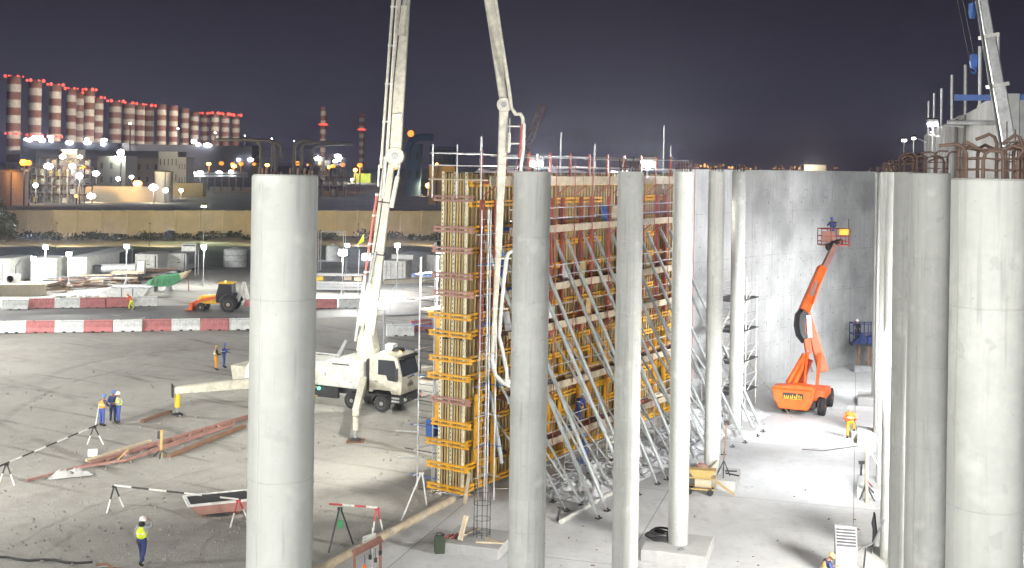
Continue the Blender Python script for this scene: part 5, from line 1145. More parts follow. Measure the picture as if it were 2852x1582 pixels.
def tank(x0, x1, yt, D, label, mt):
    a, b = P(x0, yt, D), P(x1, yt, D); r = (b.x-a.x)/2; t = thing('storage_tank', label, 'tank', ((a.x+b.x)/2, D+r, 0), 0)
    part(t, 'shell', MB().lathe([(r, 0), (r, a.z), (r*.6, a.z+r*.12), (.1, a.z+r*.16)], 28), mt, 40); part(t, 'rim', MB().lathe([(r+.15, a.z-.3), (r+.25, a.z-.3), (r+.25, a.z), (r+.15, a.z)], 28), mt)
    part(t, 'ladder', MB().tube((r*.4, -r*.95, 0), (r*.4, -r*.95, a.z), .2, 5), 'plant_dark'); return t
tank(-30, 57, 478, 352, 'large orange lit storage tank at the left edge', 'plant_beige'); tank(425, 474, 478, 395, 'round beige storage tank in the middle of the plant', 'plant_beige')
# process unit: steel frame with vessels
def frame(x0, x1, yt, D, label, seed, nx=6, nz=4):
    a, b = P(x0, yt, D), P(x1, yt, D); w = b.x-a.x; H = a.z; rr = random.Random(seed)
    t = thing('process_unit', label, 'plant unit', (a.x, D, 0), 0)
    for i in range(nx+1):
        for y in (0, 8): part(t, 'column', MB().bb(w*i/nx-.15, w*i/nx+.15, y-.15, y+.15, 0, H), 'plant_grey')
    for k in range(1, nz+1):
        part(t, 'deck', MB().bb(-.3, w+.3, -.4, 8.4, H*k/nz-.15, H*k/nz), 'rust'); part(t, 'rail', MB().tube((-.3, -.4, H*k/nz+1), (w+.3, -.4, H*k/nz+1), .08, 5), 'plant_grey')
    for i in range(nx):
        for k in range(nz):
            c = (w*(i+.5)/nx, rr.uniform(1, 3), H*k/nz+.2); q = rr.random(); mt = rr.choice(('plant_white', 'plant_grey', 'plant_beige', 'plant_yellow', 'plant_white'))
            if q < .4: part(t, 'vessel', MB().lathe([(.1, 0), (w/nx*.33, .4), (w/nx*.33, H/nz*.7), (.1, H/nz*.82)], 12, Matrix.Translation(c)), mt, 40)
            elif q < .75: part(t, 'cabinet', MB().box((c[0], c[1], c[2]+H/nz*.3), (w/nx*.6, 2, H/nz*.55)), mt)
            else: part(t, 'pipe_run', MB().path([(c[0]-w/nx*.4, c[1], c[2]+H/nz*.2), (c[0], c[1], c[2]+H/nz*.2), (c[0], c[1], c[2]+H/nz*.75), (c[0]+w/nx*.5, c[1], c[2]+H/nz*.75)], .35, 7), 'plant_pipe')
    return t
frame(60, 232, 466, 372, 'lower process frame packed with vessels beside the orange tank', 2, 8, 4); frame(110, 250, 440, 410, 'upper process frame with white and red vessels', 4, 6, 5)
pbox('yard_wall', 215, 430, 520, 398, 2, 'orange lit yard wall behind the dark field', 'plant_beige', 'wall')
pbox('field_shed', 480, 565, 512, 460, 6, 'low orange lit shed right of the storage tank', 'plant_yellow'); pbox('green_shed', 985, 1032, 484, 840, 8, 'lime green lit shed beyond the dark field', 'lime_paint')
pbox('yellow_block', 1195, 1268, 461, 420, 8, 'small yellow block left of the formwork top', 'plant_yellow')
t = pbox('blue_boiler', 1132, 1172, 402, 520, 12, 'blue boiler house with curved duct', 'plant_blue', wins=2); part(t, 'duct', MB().path([(-3, -1, 20), (-1, -1, 24.5), (2, -1, 26.5), (6, -1, 26.8), (9, -1, 26.5)], 1.6, 9), 'plant_blue', 50)
t = thing('lattice_silo', 'round blue lattice silo left of the formwork top', 'silo', (P(1232, 450, 500).x, 500, 0), 0)
for k in range(14): a = 2*math.pi*k/14; part(t, 'upright', MB().tube((5.6*math.cos(a), 5.6*math.sin(a), 0), (5.6*math.cos(a), 5.6*math.sin(a), 22), .16, 5), 'plant_blue')
for z in (14.5, 16.5, 18.5, 20.5, 22): part(t, 'hoop', MB().path([(5.7*math.cos(2*math.pi*k/20), 5.7*math.sin(2*math.pi*k/20), z) for k in range(21)], .14, 5), 'plant_blue')
part(t, 'bin', MB().lathe([(4.8, 0), (4.8, 20), (3, 21.5)], 18), 'plant_grey')
# big bent pipes
t = thing('pipe_bridge', 'large bent grey pipes arching over the plant road', 'pipes', (P(800, 440, 470).x, 470, 0), 0)
pp = lambda *pts: [P(x, y, 470) for x, y in pts]
for pts in (((600, 390), (700, 388), (716, 392), (726, 404), (728, 480)), ((690, 389), (752, 392), (764, 400), (768, 412), (768, 480)), ((752, 396), (776, 400), (784, 410), (786, 440)), ((818, 480), (820, 412), (826, 400), (836, 394), (870, 392)), ((838, 480), (840, 415), (846, 404), (858, 397), (900, 397), (985, 402)), ((868, 480), (870, 420), (876, 408), (890, 402), (960, 400))):
    part(t, 'bent_pipe', MB().path(pp(*pts), .72, 8), 'plant_pipe', 50, world=True)
for y in (415, 437, 455): part(t, 'pipe_rack_beam', MB().beam(P(715, y, 472), P(880, y, 472), .4, .4), 'plant_grey', world=True)
t = thing('flare_pole', 'slim pole with a red beacon right of the pump boom', 'pole', (P(1144, 372, 540).x, 540, 0), 0); part(t, 'pole', MB().tube((0, 0, 0), (0, 0, P(1144, 372, 540).z), .4, 6), 'plant_dark'); part(t, 'beacon', MB().ball((0, 0, P(1144, 372, 540).z), 1.6, 10), 'lamp_orange')
# lamps: white clusters, orange street lamps
i = 0
for (x, y, D, mt, lb, pw, col, r) in ((175, 437, 425, 'lamp_white', 'white lamp left of the beige box tower', 9000, (1, .93, .8), 1.3), (224, 437, 425, 'lamp_white', 'white lamp right of the beige box tower', 0, 0, 1.3), (337, 425, 450, 'lamp_white', 'large white floodlight above the grey plant block', 9000, (.9, 1, .75), 1.7), (136, 463, 405, 'lamp_white', 'white lamp on the upper process frame', 0, 0, 1.2), (202, 463, 405, 'lamp_white', 'white lamp in the middle of the upper process frame', 0, 0, 1.2), (222, 490, 368, 'lamp_cool', 'long white lamp over the lower process frame', 7000, (1, .95, .85), 1.3), (268, 483, 400, 'lamp_white', 'white lamp right of the upper process frame', 0, 0, 1.2), (100, 516, 366, 'lamp_white', 'bright lamp on the lower process frame left', 4000, (1, .9, .6), 1.2), (330, 498, 440, 'lamp_white', 'white lamp beside the grey plant block foot', 0, 0, 1.0), (367, 493, 440, 'lamp_white', 'white lamp left of the storage tank', 0, 0, 1.1),
    (255, 546, 388, 'lamp_white', 'bright lamp before the orange lit yard wall', 16000, (1, .58, .18), 1.2), (384, 511, 400, 'lamp_warm', 'peach lamp before the storage tank', 4500, (1, .7, .35), 1.3), (428, 522, 388, 'lamp_white', 'bright lamp at the storage tank foot', 9000, (1, .85, .5), 1.3), (462, 530, 388, 'lamp_white', 'second lamp at the storage tank foot', 0, 0, 1.0), (505, 530, 440, 'lamp_cool', 'small white lamp before the low shed', 6000, (1, .7, .3), .9), (213, 546, 366, 'lamp_warm', 'peach lamp at the right foot of the process frame', 0, 0, 1.0), (232, 469, 420, 'lamp_orange', 'orange lamp right of the process frames', 14000, (1, .4, .1), 1.2),
    (68, 453, 350, 'lamp_orange', 'glowing orange lamp above the left storage tank', 5000, (1, .42, .1), 1.5), (82, 454, 350, 'lamp_orange', 'second glowing orange lamp above the left storage tank', 0, 0, 1.3), (1193, 517, 520, 'lamp_warm', 'lone peach lamp over the dark field left of the formwork', 16000, (1, .6, .25), 1.6), (1217, 457, 415, 'lamp_warm', 'small orange lamp on the yellow block', 1500, (1, .6, .2), 1.0), (980, 500, 825, 'lamp_white', 'white lamp beside the lime green shed', 9000, (.8, 1, .3), 1.6), (1100, 467, 500, 'lamp_warm', 'orange lamp just right of the pump boom', 0, 0, 1.0)):
    mast(x, y, D, lb, mt, pw, col or (1, 1, 1), r)
for k, (x, y) in enumerate(((582, 457), (617, 455), (648, 457), (652, 463), (672, 456), (708, 457), (745, 460), (828, 455), (858, 458), (917, 465), (928, 463), (955, 459), (990, 474), (1003, 460))):
    mast(x, y, 560, f'orange street lamp on the plant road, {ORD[k]} from the left', 'lamp_orange' if k % 3 else 'lamp_warm', 9000 if k % 3 == 0 else 0, (1, .42, .1), 1.25, 'orange street lamps along the plant road')
RK = thing('pipe_rack', 'low pipe rack with small white lamps before the turbine hall', 'pipe rack', (P(580, 480, 505).x, 505, 0), 0)
for y_ in (484, 492): part(RK, 'pipe', MB().tube(P(515, y_, 505.5), P(690, y_-1, 505.5), .5, 7), 'plant_pipe', world=True)
for k in range(9): q_ = P(518+k*20, 480, 505.5); part(RK, 'post', MB().bb(q_.x-.2, q_.x+.2, 505.2, 505.8, 0, q_.z+.5), 'plant_grey', world=True)
SU = frame(880, 958, 436, 480, 'small process frame with white lamps between the slim chimneys', 6, 4, 4)
for k, (x, y) in enumerate(((72, 388), (82, 390), (100, 384), (115, 382), (118, 391), (141, 381), (142, 392), (193, 397), (290, 390), (287, 401), (242, 388), (243, 397), (540, 394), (552, 402), (578, 404), (664, 445), (698, 445), (522, 482), (539, 482), (557, 481), (610, 480), (643, 479), (885, 441), (940, 434), (942, 444), (933, 449))):
    own = BH if y < 420 and x < 310 else TH if y < 420 or x < 700 and y < 450 else RK if x < 700 else SU
    D = own.location.y-.8; part(own, 'wall_lamp', MB().ball(P(x, y, D), .0018*D*(.8+.5*((k*7) % 5)/4), 7, (1+.4*(k % 3), 1, .8)), 'lamp_cool', world=True)
for k, Y in enumerate((560, 640, 720, 800, 890, 980)):  # masts added to light the chimney row
    x = CX+FPX*(-186/Y); t = mast(x, hz(x)-17*3200/Y, Y, f'tall added floodlight mast right of the chimney row, {ORD[k]} from the left', 'lamp_cool', 0, (1, .9, .78), .5)
    spot(t, Vector((-187, Y, 33)), Vector((-262, Y+75, 36)), 330000, 130, (1, .9, .78), .6, .5)
t = mast(950, 440, 760, 'added floodlight mast between the two slim chimneys', 'lamp_cool', 0, (1, .9, .8), 1.0); spot(t, Vector((t.location.x, 760, 19)), Vector((t.location.x, 930, 45)), 420000, 130, (1, .9, .8), .6, .5)  # added to brighten the slim chimneys
# distant town: a mass of lights on the horizon
mb = MB(); rr = random.Random(9)
for k in range(80):
    x = rr.choice((rr.uniform(1895, 2500), rr.uniform(2150, 2300), rr.uniform(1940, 2100))); D = rr.uniform(1600, 2600); p = P(x, hz(x)-rr.uniform(0, 11)+3, D); mb.ball(p, D*rr.choice((.0003, .0003, .0004, .0005, .0009)), 5)
o = part(None, 'town_lights', mb, 'lamp_warm'); o['kind'] = 'stuff'; o['label'] = 'far town lights along the horizon above the curved wall'; o['category'] = 'town lights'
t = thing('far_building', 'pale far building among the town lights', 'building', (P(2270, 460, 1500).x, 1500, 0), 0); part(t, 'wall', MB().bb(-14, 14, 0, 14, 0, 19.5), 'plant_white'); part(t, 'roof_edge', MB().bb(-15, 15, -1, 15, 19.52, 20.5), 'plant_white'); glow(t, Vector((P(2250, 460, 1500).x, 1480, 18)), 60000, (1, .85, .6), 1)
# ================================================================ striped trestles and poles at the lower left
M('stripe_white', (.75, .75, .72), .6, dirt=(.4, .38, .33)); M('stripe_black', (.03, .03, .03), .6); M('stripe_red', (.5, .05, .06), .6)
def legpart(t, a, b, c0, c1):
    m = a.lerp(b, .48); part(t, 'upper_leg', MB().tube(a, m, .035, 7), c0, world=True); part(t, 'lower_leg', MB().tube(m, b, .036, 7), c1, world=True)
def trestle(head, feet, label, c0='stripe_black', c1='stripe_white'):
    f0, f1 = G(*feet[0]), G(*feet[1]); mid = (f0+f1)/2; a_, b_ = ray(*head); h = CH-b_*mid.y
    hd = Vector((a_*mid.y, mid.y, h)); t = thing('trestle', label, 'trestle', (mid.x, mid.y, 0), 0, 'A shaped striped barrier trestles')
    legpart(t, hd+Vector((-.03, 0, 0)), f0, c0, c1); legpart(t, hd+Vector((.03, 0, 0)), f1, c0, c1); part(t, 'saddle', MB().box(hd, (.2, .1, .08)), c0, world=True); return hd
h1 = trestle((18, 1293), ((-2, 1345), (40, 1352)), 'black and white trestle at the left edge'); h2 = trestle((262, 1190), ((243, 1238), (288, 1238)), 'black and white trestle right below the three workers')
h3 = trestle((319, 1355), ((297, 1430), (343, 1412)), 'black and white trestle at the left end of the lower pole'); h4 = trestle((664, 1394), ((641, 1470), (688, 1442)), 'red and white trestle beside the nearest column', 'stripe_red')
h5 = trestle((1050, 1417), ((1037, 1490), (1066, 1476)), 'red and white trestle behind the sign board', 'stripe_red'); h6 = trestle((947, 1416), ((915, 1540), (984, 1516)), 'dark trestle with a green case hung on it', 'stripe_black', 'dark_steel')
h7 = trestle((1174, 1318), ((1118, 1450), (1188, 1408)), 'tall thin pale trestle by the pipe near the formwork', 'stripe_white')
def pole(a, b, label, n=7, c=('stripe_black', 'stripe_white')):
    t = thing('barrier_pole', label, 'pole', (a.x, a.y, 0), 0, 'striped poles laid across trestles')
    for i in range(n): part(t, 'stripe', MB().tube(a.lerp(b, i/n)+Vector((0, 0, .05)), a.lerp(b, (i+.995)/n)+Vector((0, 0, .05)), .04, 8), c[i % 2], world=True)
pole(h1+(h1-h2)*.1, h2+(h2-h1)*.05, 'striped pole running from the left edge trestle to the workers', 9); pole(h3, h4, 'striped pole between the lower trestle and the nearest column', 7, ('stripe_white', 'stripe_black')); pole(P(918, 1407, h6.y), h5, 'red and white pole over the dark and red trestles', 4, ('stripe_red', 'stripe_white'))
p = P(948, 1460, h6.y-.1); tag(part(None, 'hanging_case', MB().box(p, (.2, .12, .3)).tube(p+Vector((0, 0, .15)), p+Vector((-.02, .05, .62)), .012, 5), 'green_paint', bevel=.0), 'small green case hanging from the dark trestle', 'case')
# long pipe kerb
t = thing('kerb_pipe', 'long pale pipe lying along the edge of the concrete floor', 'pipe', BORDER0, 0)
a, b = BORDER0-_bd*6, BORDER1; n = 6
for i in range(n):
    u, v = a.lerp(b, i/n), a.lerp(b, (i+1)/n); z = Vector((0, 0, .17)); part(t, 'pipe_length', MB().tube(u+z, v+z-(v-u).normalized()*.02, .16, 16), 'plank', 40, world=True); part(t, 'pipe_collar', MB().tube(v+z-(v-u).normalized()*.1, v+z-(v-u).normalized()*.025, .175, 16), 'grey_paint', 40, world=True)
# wooden stand with hanging padlocks and sign
o0 = G(1032, 1625); d0 = o0.y; t = thing('key_stand', 'brown wooden stand with hanging locks at the bottom edge', 'stand', o0, 0)
q = lambda x, y, dd=0: P(x, y, d0+dd)
part(t, 'top_rail', MB().beam(q(984, 1542), q(1064, 1500), .08, .24), 'deck', world=True)
for x in (988, 1060): a = q(x, 1510 if x > 1000 else 1535); part(t, 'post', MB().beam(a, (a.x, a.y, 0), .1, .1), 'deck', world=True)
for x, y, mt in ((1031, 1552, 'dark_steel'), (1046, 1560, 'dark_steel'), (1059, 1540, 'black_plastic'), (1015, 1578, 'orange_paint')):
    c = q(x, y, -.1); part(t, 'padlock', MB().box(c, (.11, .07, .15)), mt, world=True); part(t, 'cord', MB().tube(c+Vector((0, 0, .07)), c+Vector((0, 0, .42)), .012, 5), 'dark_steel', world=True)
part(t, 'sign_board', MB().add([q(1010, 1494, .1), q(1047, 1484, .1), q(1046, 1505, .1), q(1010, 1521, .1), q(1010, 1494, .14), q(1047, 1484, .14), q(1046, 1505, .14), q(1010, 1521, .14)], [(0,1,2,3),(7,6,5,4),(0,4,5,1),(1,5,6,2),(2,6,7,3),(3,7,4,0)]), 'white_paint', world=True); part(t, 'sign_mark', MB().beam(q(1015, 1500, .085), q(1018, 1499, .085), .02, .02).beam(q(1015, 1507, .085), q(1018, 1506, .085), .02, .02), 'stripe_black', world=True); part(t, 'sign_post', MB().beam(q(1038, 1470, .2), q(1036, 1600, .2), .05, .05), 'stripe_white', world=True)
# green can by the footing
p = G(1224, 1541, SLAB); t = thing('jerry_can', 'dark green jerry can beside the caged footing', 'can', p, R(10)); part(t, 'body', MB().prism([(-.2, 0), (.2, 0), (.22, .55), (.16, .68), (-.18, .68), (-.22, .55)], -.12, .12), 'foliage', bevel=.04); part(t, 'handle', MB().path([(-.12, 0, .67), (-.1, 0, .78), (.08, 0, .78), (.1, 0, .67)], .02, 6), 'black_plastic'); part(t, 'cap', MB().lathe([(.05, .67), (.05, .74)], 10, Matrix.Translation((.14, 0, 0))), 'black_plastic')
p = G(1262, 1500, .47); t = thing('tool_heap', 'small heap of red and black tools on the caged footing', 'tools', Vector((p.x, p.y, .47)), 0)
for k in range(5): part(t, 'tool', MB().tube((-.35+.15*k, -.1, .04), (-.1+.12*k, .18, .09+.03*k), .03, 6), ('stripe_red', 'black_plastic')[k % 2])
# mortar tray
p = G(612, 1425); t = thing('mortar_tray', 'shallow orange mortar tray with pale rim beside the nearest column', 'tray', p, R(24))
part(t, 'tub', MB().prism([(-1.35, .52), (-.95, .1), (.95, .1), (1.35, .52)], -.55, .9), 'primer_red', bevel=.02); part(t, 'rim', MB().bb(-1.42, 1.42, -.62, -.5, .5, .58).bb(-1.42, 1.42, .86, .98, .5, .58).bb(-1.42, -1.28, -.5, .86, .5, .58).bb(1.28, 1.42, -.5, .86, .5, .58), 'stripe_white'); part(t, 'mortar', MB().bb(-1.27, 1.27, -.49, .85, .525, .545), 'rubber'); part(t, 'skid', MB().bb(-.8, -.65, -.5, .85, -.02, .1).bb(.65, .8, -.5, .85, -.02, .1), 'rust')
# steel truss beams on the ground
t = thing('steel_truss', 'long red primed steel beams lying across the dirt', 'beams', G(400, 1240), 0)
runs = [((250, 1296), (690, 1166), .14, .2), ((340, 1290), (650, 1188), .1, .14), ((240, 1288), (420, 1234), .14, .12), ((75, 1345), (330, 1278), .09, .1), ((205, 1312), (350, 1290), .1, .1), ((420, 1262), (600, 1205), .08, .1)]
for k, (u, v, w, h) in enumerate(runs): a, b = G(*u), G(*v); part(t, 'beam', MB().beam(a+Vector((0, 0, h/2+.02*k)), b+Vector((0, 0, h/2+.03+.02*k)), w, h), 'primer_red' if k != 2 else 'plank', world=True)
a, b = G(300, 1292), G(650, 1185)
for k in range(9): c = a.lerp(b, k/8); part(t, 'cross_piece', MB().box(c+Vector((0, 0, .2)), (.12, .5, .08), (0, 0, .4+.3*math.sin(k*2.1))), 'primer_red' if k % 2 else 'rust', world=True)
part(t, 'sleeper', MB().beam(G(470, 1275)+Vector((0, 0, .08)), G(680, 1190)+Vector((0, 0, .08)), .25, .16), 'rust', world=True)
p = G(449, 1272); t = thing('marker_post', 'tan upright marker post beside the red steel beams', 'post', p, 0); part(t, 'post', MB().bb(-.06, .06, -.05, .05, 0, 1.35), 'tan'); part(t, 'plate', MB().bb(-.2, -.06, -.03, .03, .9, 1.3), 'dark_steel'); part(t, 'stay', MB().tube((0, 0, .35), (-.4, .1, 0), .04, 6).tube((0, 0, .35), (.4, .1, 0), .04, 6).tube((0, 0, .35), (.05, -.4, 0), .04, 6), 'dark_steel')
p = G(342, 1285); t = thing('timber_stay', 'short yellow plank leaning on the steel beams', 'plank', p, 0); part(t, 'board', MB().beam((-.3, 0, .03), (.25, .1, .6), .1, .06), 'tan')
p = G(258, 1270); tag(part(None, 'box', MB().box((p.x, p.y, .16), (.45, .35, .32), (0, 0, .3)), 'white_plastic', bevel=.02), 'small white box at the left end of the steel beams', 'box')
a, b = G(395, 1178), G(475, 1150); tag(part(None, 'steel_channel', MB().beam(a+Vector((0, 0, .1)), b+Vector((0, 0, .1)), .18, .16), 'rust'), 'dark steel channel on the dirt left of the outrigger foot', 'beam')
p = G(198, 1326); mb = MB(); rr = random.Random(8)
def crumple(x0, x1, y0, y1, nx, ny, amp, seed, z0=.02):
    mb = MB()
    for j in range(ny+1):
        for i in range(nx+1):
            x, y = x0+(x1-x0)*i/nx, y0+(y1-y0)*j/ny; e = min(1, 4*min(i/nx, 1-i/nx, j/ny, 1-j/ny)+.05)
            mb.v.append((x+.1*noise.noise((x*2, y*2, seed+5)), y+.1*noise.noise((x*2, y*2, seed+9)), z0+e*amp*(.25+abs(noise.noise((x*1.1, y*1.1, seed)))+.7*abs(noise.noise((x*2.6, y*2.6, seed+3)))+.3*noise.noise((x*6, y*6, seed)))))
    mb.f = [(j*(nx+1)+i, j*(nx+1)+i+1, (j+1)*(nx+1)+i+1, (j+1)*(nx+1)+i) for j in range(ny) for i in range(nx)]; return mb
o = tag(part(None, 'plastic_sheet', crumple(-1.0, 1.0, -.35, .35, 34, 14, .42, 2), 'footing_concrete', 40), 'crumpled pale sheet at the foot of the red steel beams', 'sheet'); o.location = (p.x, p.y, 0); o.rotation_euler = (0, 0, .45)
a, b = G(268, 1578), G(350, 1592); tag(part(None, 'red_hose', MB().path([a+Vector((0, 0, .08)), a.lerp(b, .3)+Vector((0, .15, .09)), a.lerp(b, .65)+Vector((0, -.1, .08)), b+Vector((0, 0, .08))], .05, 8), 'rust', 50), 'dark red hose on the dirt at the bottom left edge', 'hose')
a, b = G(-20, 1556), G(255, 1572); tag(part(None, 'black_hose', MB().path([a.lerp(b, k/8)+Vector((0, .12*math.sin(k*1.7), .05)) for k in range(9)], .045, 7), 'black_plastic', 50), 'black hose on the dirt at the bottom left corner', 'hose')
# stones on the dirt
mb = MB()
for k in range(900):
    x = rr.uniform(0, 1250); y = rr.uniform(1030, 1582); p = G(x, y)
    if left_of_border(p.x, p.y) > .6: s = rr.choice((.02, .03, .03, .05, .07)); mb.box((p.x, p.y, s*.3), (s*rr.uniform(.8, 2), s*rr.uniform(.8, 1.6), s), (rr.random(), rr.random(), rr.random()*3))
o = part(None, 'gravel', mb, 'raw_concrete'); o['kind'] = 'stuff'; o['label'] = 'loose stones scattered over the dirt'; o['category'] = 'gravel'
# ================================================================ debris under the props
q = FW.matrix_basis
for k, (x0, x1, y0, y1, amp, lb) in enumerate(((2.2, 9.5, -5.4, -1.4, .42, 'crumpled grey sheeting under the near props'), (9.8, 16, -5.6, -1.5, .5, 'crumpled white sheeting under the middle props'), (16.3, 24.8, -5.3, -1.2, .75, 'heap of white sheeting under the far props'))):
    o = tag(part(None, 'plastic_sheet', crumple(0, x1-x0, 0, y1-y0, 70, 44, amp, k*7), 'sheet_plastic', 50), lb, 'sheet', 'sheeting under the formwork props'); o.matrix_basis = q @ Matrix.Translation((x0, y0, SLAB))
mb = MB()
for k in range(420):
    x, y = rr.uniform(1.6, 23), rr.uniform(-5.6, -1.0); L = rr.uniform(.3, 1.8); mb.beam((x, y, rr.uniform(.05, .45)), (x+L*rr.uniform(-1, 1), y+L*rr.uniform(-.6, .6), rr.uniform(.08, .6)), rr.uniform(.03, .12), rr.uniform(.02, .06))
o = part(None, 'timber_debris', mb, 'grey_paint'); o.matrix_basis = q @ Matrix.Translation((0, 0, SLAB)); o['kind'] = 'stuff'; o['label'] = 'tangle of offcuts and tubes under the formwork props'; o['category'] = 'debris'
a, b = G(1562, 1460, SLAB), G(1760, 1350, SLAB); tag(part(None, 'white_pipe', MB().path([a+Vector((0, 0, .1)), a.lerp(b, .4)+Vector((0, .05, .12)), b+Vector((0, 0, .1))], .11, 10), 'white_paint', 50), 'white pipe on the floor along the prop feet', 'pipe')
p = G(1552, 1452, SLAB); t = thing('breaker_tool', 'black hand tool standing by the white pipe', 'tool', p, 0); part(t, 'shaft', MB().tube((0, 0, .0), (.12, .1, .55), .05, 8), 'black_plastic'); part(t, 'grip', MB().tube((.0, .1, .55), (.3, .1, .5), .035, 7), 'black_plastic')
# loop of pale hose on a prop
p = q @ Vector((6.0, -4.35, 1.35)); t = tag(part(None, 'hose_coil', MB().path([p+Vector((.28*math.cos(a_*.5), .08*math.sin(a_*.9), .55*math.sin(a_*.5)+.02*a_)) for a_ in range(26)], .035, 6), 'cream_paint', 50), 'coil of pale hose hung between the props', 'hose')
# ---- stair tower at the far end of the formwork
st = q @ Vector((24.3, -3.2, SLAB)); t = thing('stair_tower', 'white scaffold stair tower beyond the formwork far end', 'scaffold', st, LANG)
for x in (0, 1.6, 3.4):
    for y in (0, 1.6): part(t, 'standard', MB().tube((x, y, 0), (x, y, 8.1), .05, 8), 'white_paint', 50)
for k in range(4):
    z = 1.0+k*1.9; part(t, 'deck', MB().bb(-.1, 3.5, -.1, 1.7, z, z+.07), 'dark_steel')
    for dz in (.55, 1.05): part(t, 'rail', MB().path([(3.45, -.06, z+dz), (-.06, -.06, z+dz), (-.06, 1.66, z+dz), (3.45, 1.66, z+dz)], .03, 6), 'scaffold')
    if k < 3: part(t, 'stair_flight', MB().beam((.2, .3, z+.05), (3.1, .3, z+1.9), .08, .2).beam((.2, 1.1, z+.05), (3.1, 1.1, z+1.9), .08, .2), 'white_paint'); [part(t, 'tread', MB().bb(.25+.36*m_, .5+.36*m_, .34, 1.06, z+.15+.225*m_, z+.19+.225*m_), 'galv') for m_ in range(8)]
    part(t, 'brace', MB().tube((0, -.05, z-.9), (3.4, -.05, z+.9), .03, 6), 'white_paint')
# ================================================================ aisle things
# tan wheeled pump by the fifth column
p = G(1954, 1374, SLAB); t = thing('mortar_pump', 'small tan wheeled pump frame beside the fifth column footing', 'pump', p, R(-12))
part(t, 'frame', MB().path([(-.75, -.25, .25), (-.75, -.25, .75), (.6, -.25, .75), (.6, -.25, .25), (-.75, -.25, .25)], .04, 6).path([(-.75, .35, .25), (-.75, .35, .75), (.6, .35, .75), (.6, .35, .25), (-.75, .35, .25)], .04, 6).tube((-.75, -.25, .75), (-.75, .35, .75), .04).tube((.6, -.25, .75), (.6, .35, .75), .04), 'tan'); part(t, 'motor', MB().tube((-.3, -.1, .5), (.45, -.1, .5), .22, 12), 'plank', 40); part(t, 'hopper', MB().prism([(-.35, .72), (.35, .72), (.65, 1.1), (-.65, 1.1)], -.2, .35), 'tan', bevel=.02); part(t, 'tow_bar', MB().tube((.6, 0, .6), (1.5, -.3, .12), .04, 6).tube((.6, .2, .6), (1.5, -.3, .12), .04, 6), 'tan')
for x in (-.55, .4):
    for y in (-.3, .4): o = part(t, 'wheel', MB().lathe([(.06, -.05), (.14, -.05), (.14, .05), (.06, .05)], 14, Matrix.Translation((x, y, .14)) @ Matrix.Rotation(R(90), 4, 'X')), 'rubber')
p = rowpt(-2117, 5.324); p = Vector((p.x, p.y, SLAB+FT)); t = thing('generator_set', 'rusty brown round motor standing on the fifth column footing', 'motor', p+Vector((-.62, -.75, 0)), 0); part(t, 'drum', MB().ball((0, 0, .34), .33, 12, (1, .8, 1)), 'primer_red', 50); part(t, 'stand', MB().bb(-.3, .3, -.2, .2, 0, .12), 'dark_steel'); part(t, 'arm', MB().beam((.2, -.1, .15), (.75, .1, .75), .1, .1), 'plank')
t = thing('prop_stand', 'thin dark tripod pole leaning at the fifth column', 'tripod', p+Vector((.42, -.62, 0)), 0); part(t, 'pole', MB().tube((0, 0, .3), (.12, .05, 2.5), .03, 6), 'rust'); [part(t, 'leg', MB().tube((.02, 0, .75), (.35*math.cos(a), .35*math.sin(a), 0), .025, 6), 'dark_steel') for a in (.3, 2.4, 4.5)]
for k, (x, y, L, a) in enumerate(((.95, .25, .55, -.1), (.9, -.35, .7, -.7))): tag(part(None, 'steel_angle', MB().box((p.x+x, p.y+y, p.z+.03), (L, .06, .06), (0, 0, a)), 'dark_steel'), ('short steel angle at the back of the fifth footing', 'slanted steel angle at the front of the fifth footing')[k], 'steel')
p = rowpt(-2117, 4.324); p = Vector((p.x, p.y, SLAB+FT)); t = thing('hose_coil', 'black hose coil heaped on the fourth column footing', 'hose', p+Vector((-.72, .3, 0)), 0)
for k in range(5): part(t, 'hose_loop', MB().path([(math.cos(a*.42)*(.5-.04*k)+.03*k, math.sin(a*.42)*(.42-.03*k), .06+.05*k+.13*abs(math.sin(a*.21+k))) for a in range(16)], .045, 7), 'black_plastic', 50)
tag(part(None, 'tape_roll', MB().lathe([(.12, 0), (.12, .05), (.07, .05), (.07, 0)], 16, Matrix.Translation(p+Vector((.0, -.8, 0)))), 'galv'), 'small metal ring on the front of the fourth footing', 'ring')
# louvred box
o0 = G(2356, 1618, SLAB); t = thing('ventilation_box', 'grey box with a louvred top at the bottom edge', 'cabinet', o0, R(-12))
part(t, 'case', MB().bb(-.38, .38, -.02, .7, .0, 1.2), 'grey_paint', bevel=.015)
part(t, 'louvre_frame', MB().prism([(-.02, 1.22), (.72, 1.22), (.72, 1.84), (.46, 1.84)], -.38, .38, 'yz'), 'grey_paint')
for k in range(6): f = .08+k*.15; part(t, 'louvre', MB().box((0, -.02+.48*f-.035, 1.22+.62*f+.02), (.68, .02, .07), (-.35, 0, 0)), 'dark_steel')
part(t, 'side_handle', MB().tube((.4, .1, 1.1), (.95, .3, 1.35), .03, 6).tube((.95, .3, 1.35), (1.35, .5, 2.2), .03, 6).tube((.7, .25, 1.2), (.6, .3, .0), .035, 6), 'dark_steel')
p = G(2427, 1575, SLAB); t = thing('hanging_cloth', 'dark cloth draped on a thin post near the right columns', 'cloth', p, 0); part(t, 'post', MB().tube((0, 0, 0), (.1, .1, 2.0), .025, 6), 'dark_steel'); part(t, 'cloth', MB().path([(.1, .05, 1.98), (.08, .02, 1.6), (.14, 0, 1.2), (.02, 0, .7)], [.03, .1, .08, .03], 7), 'black_cloth', 50)
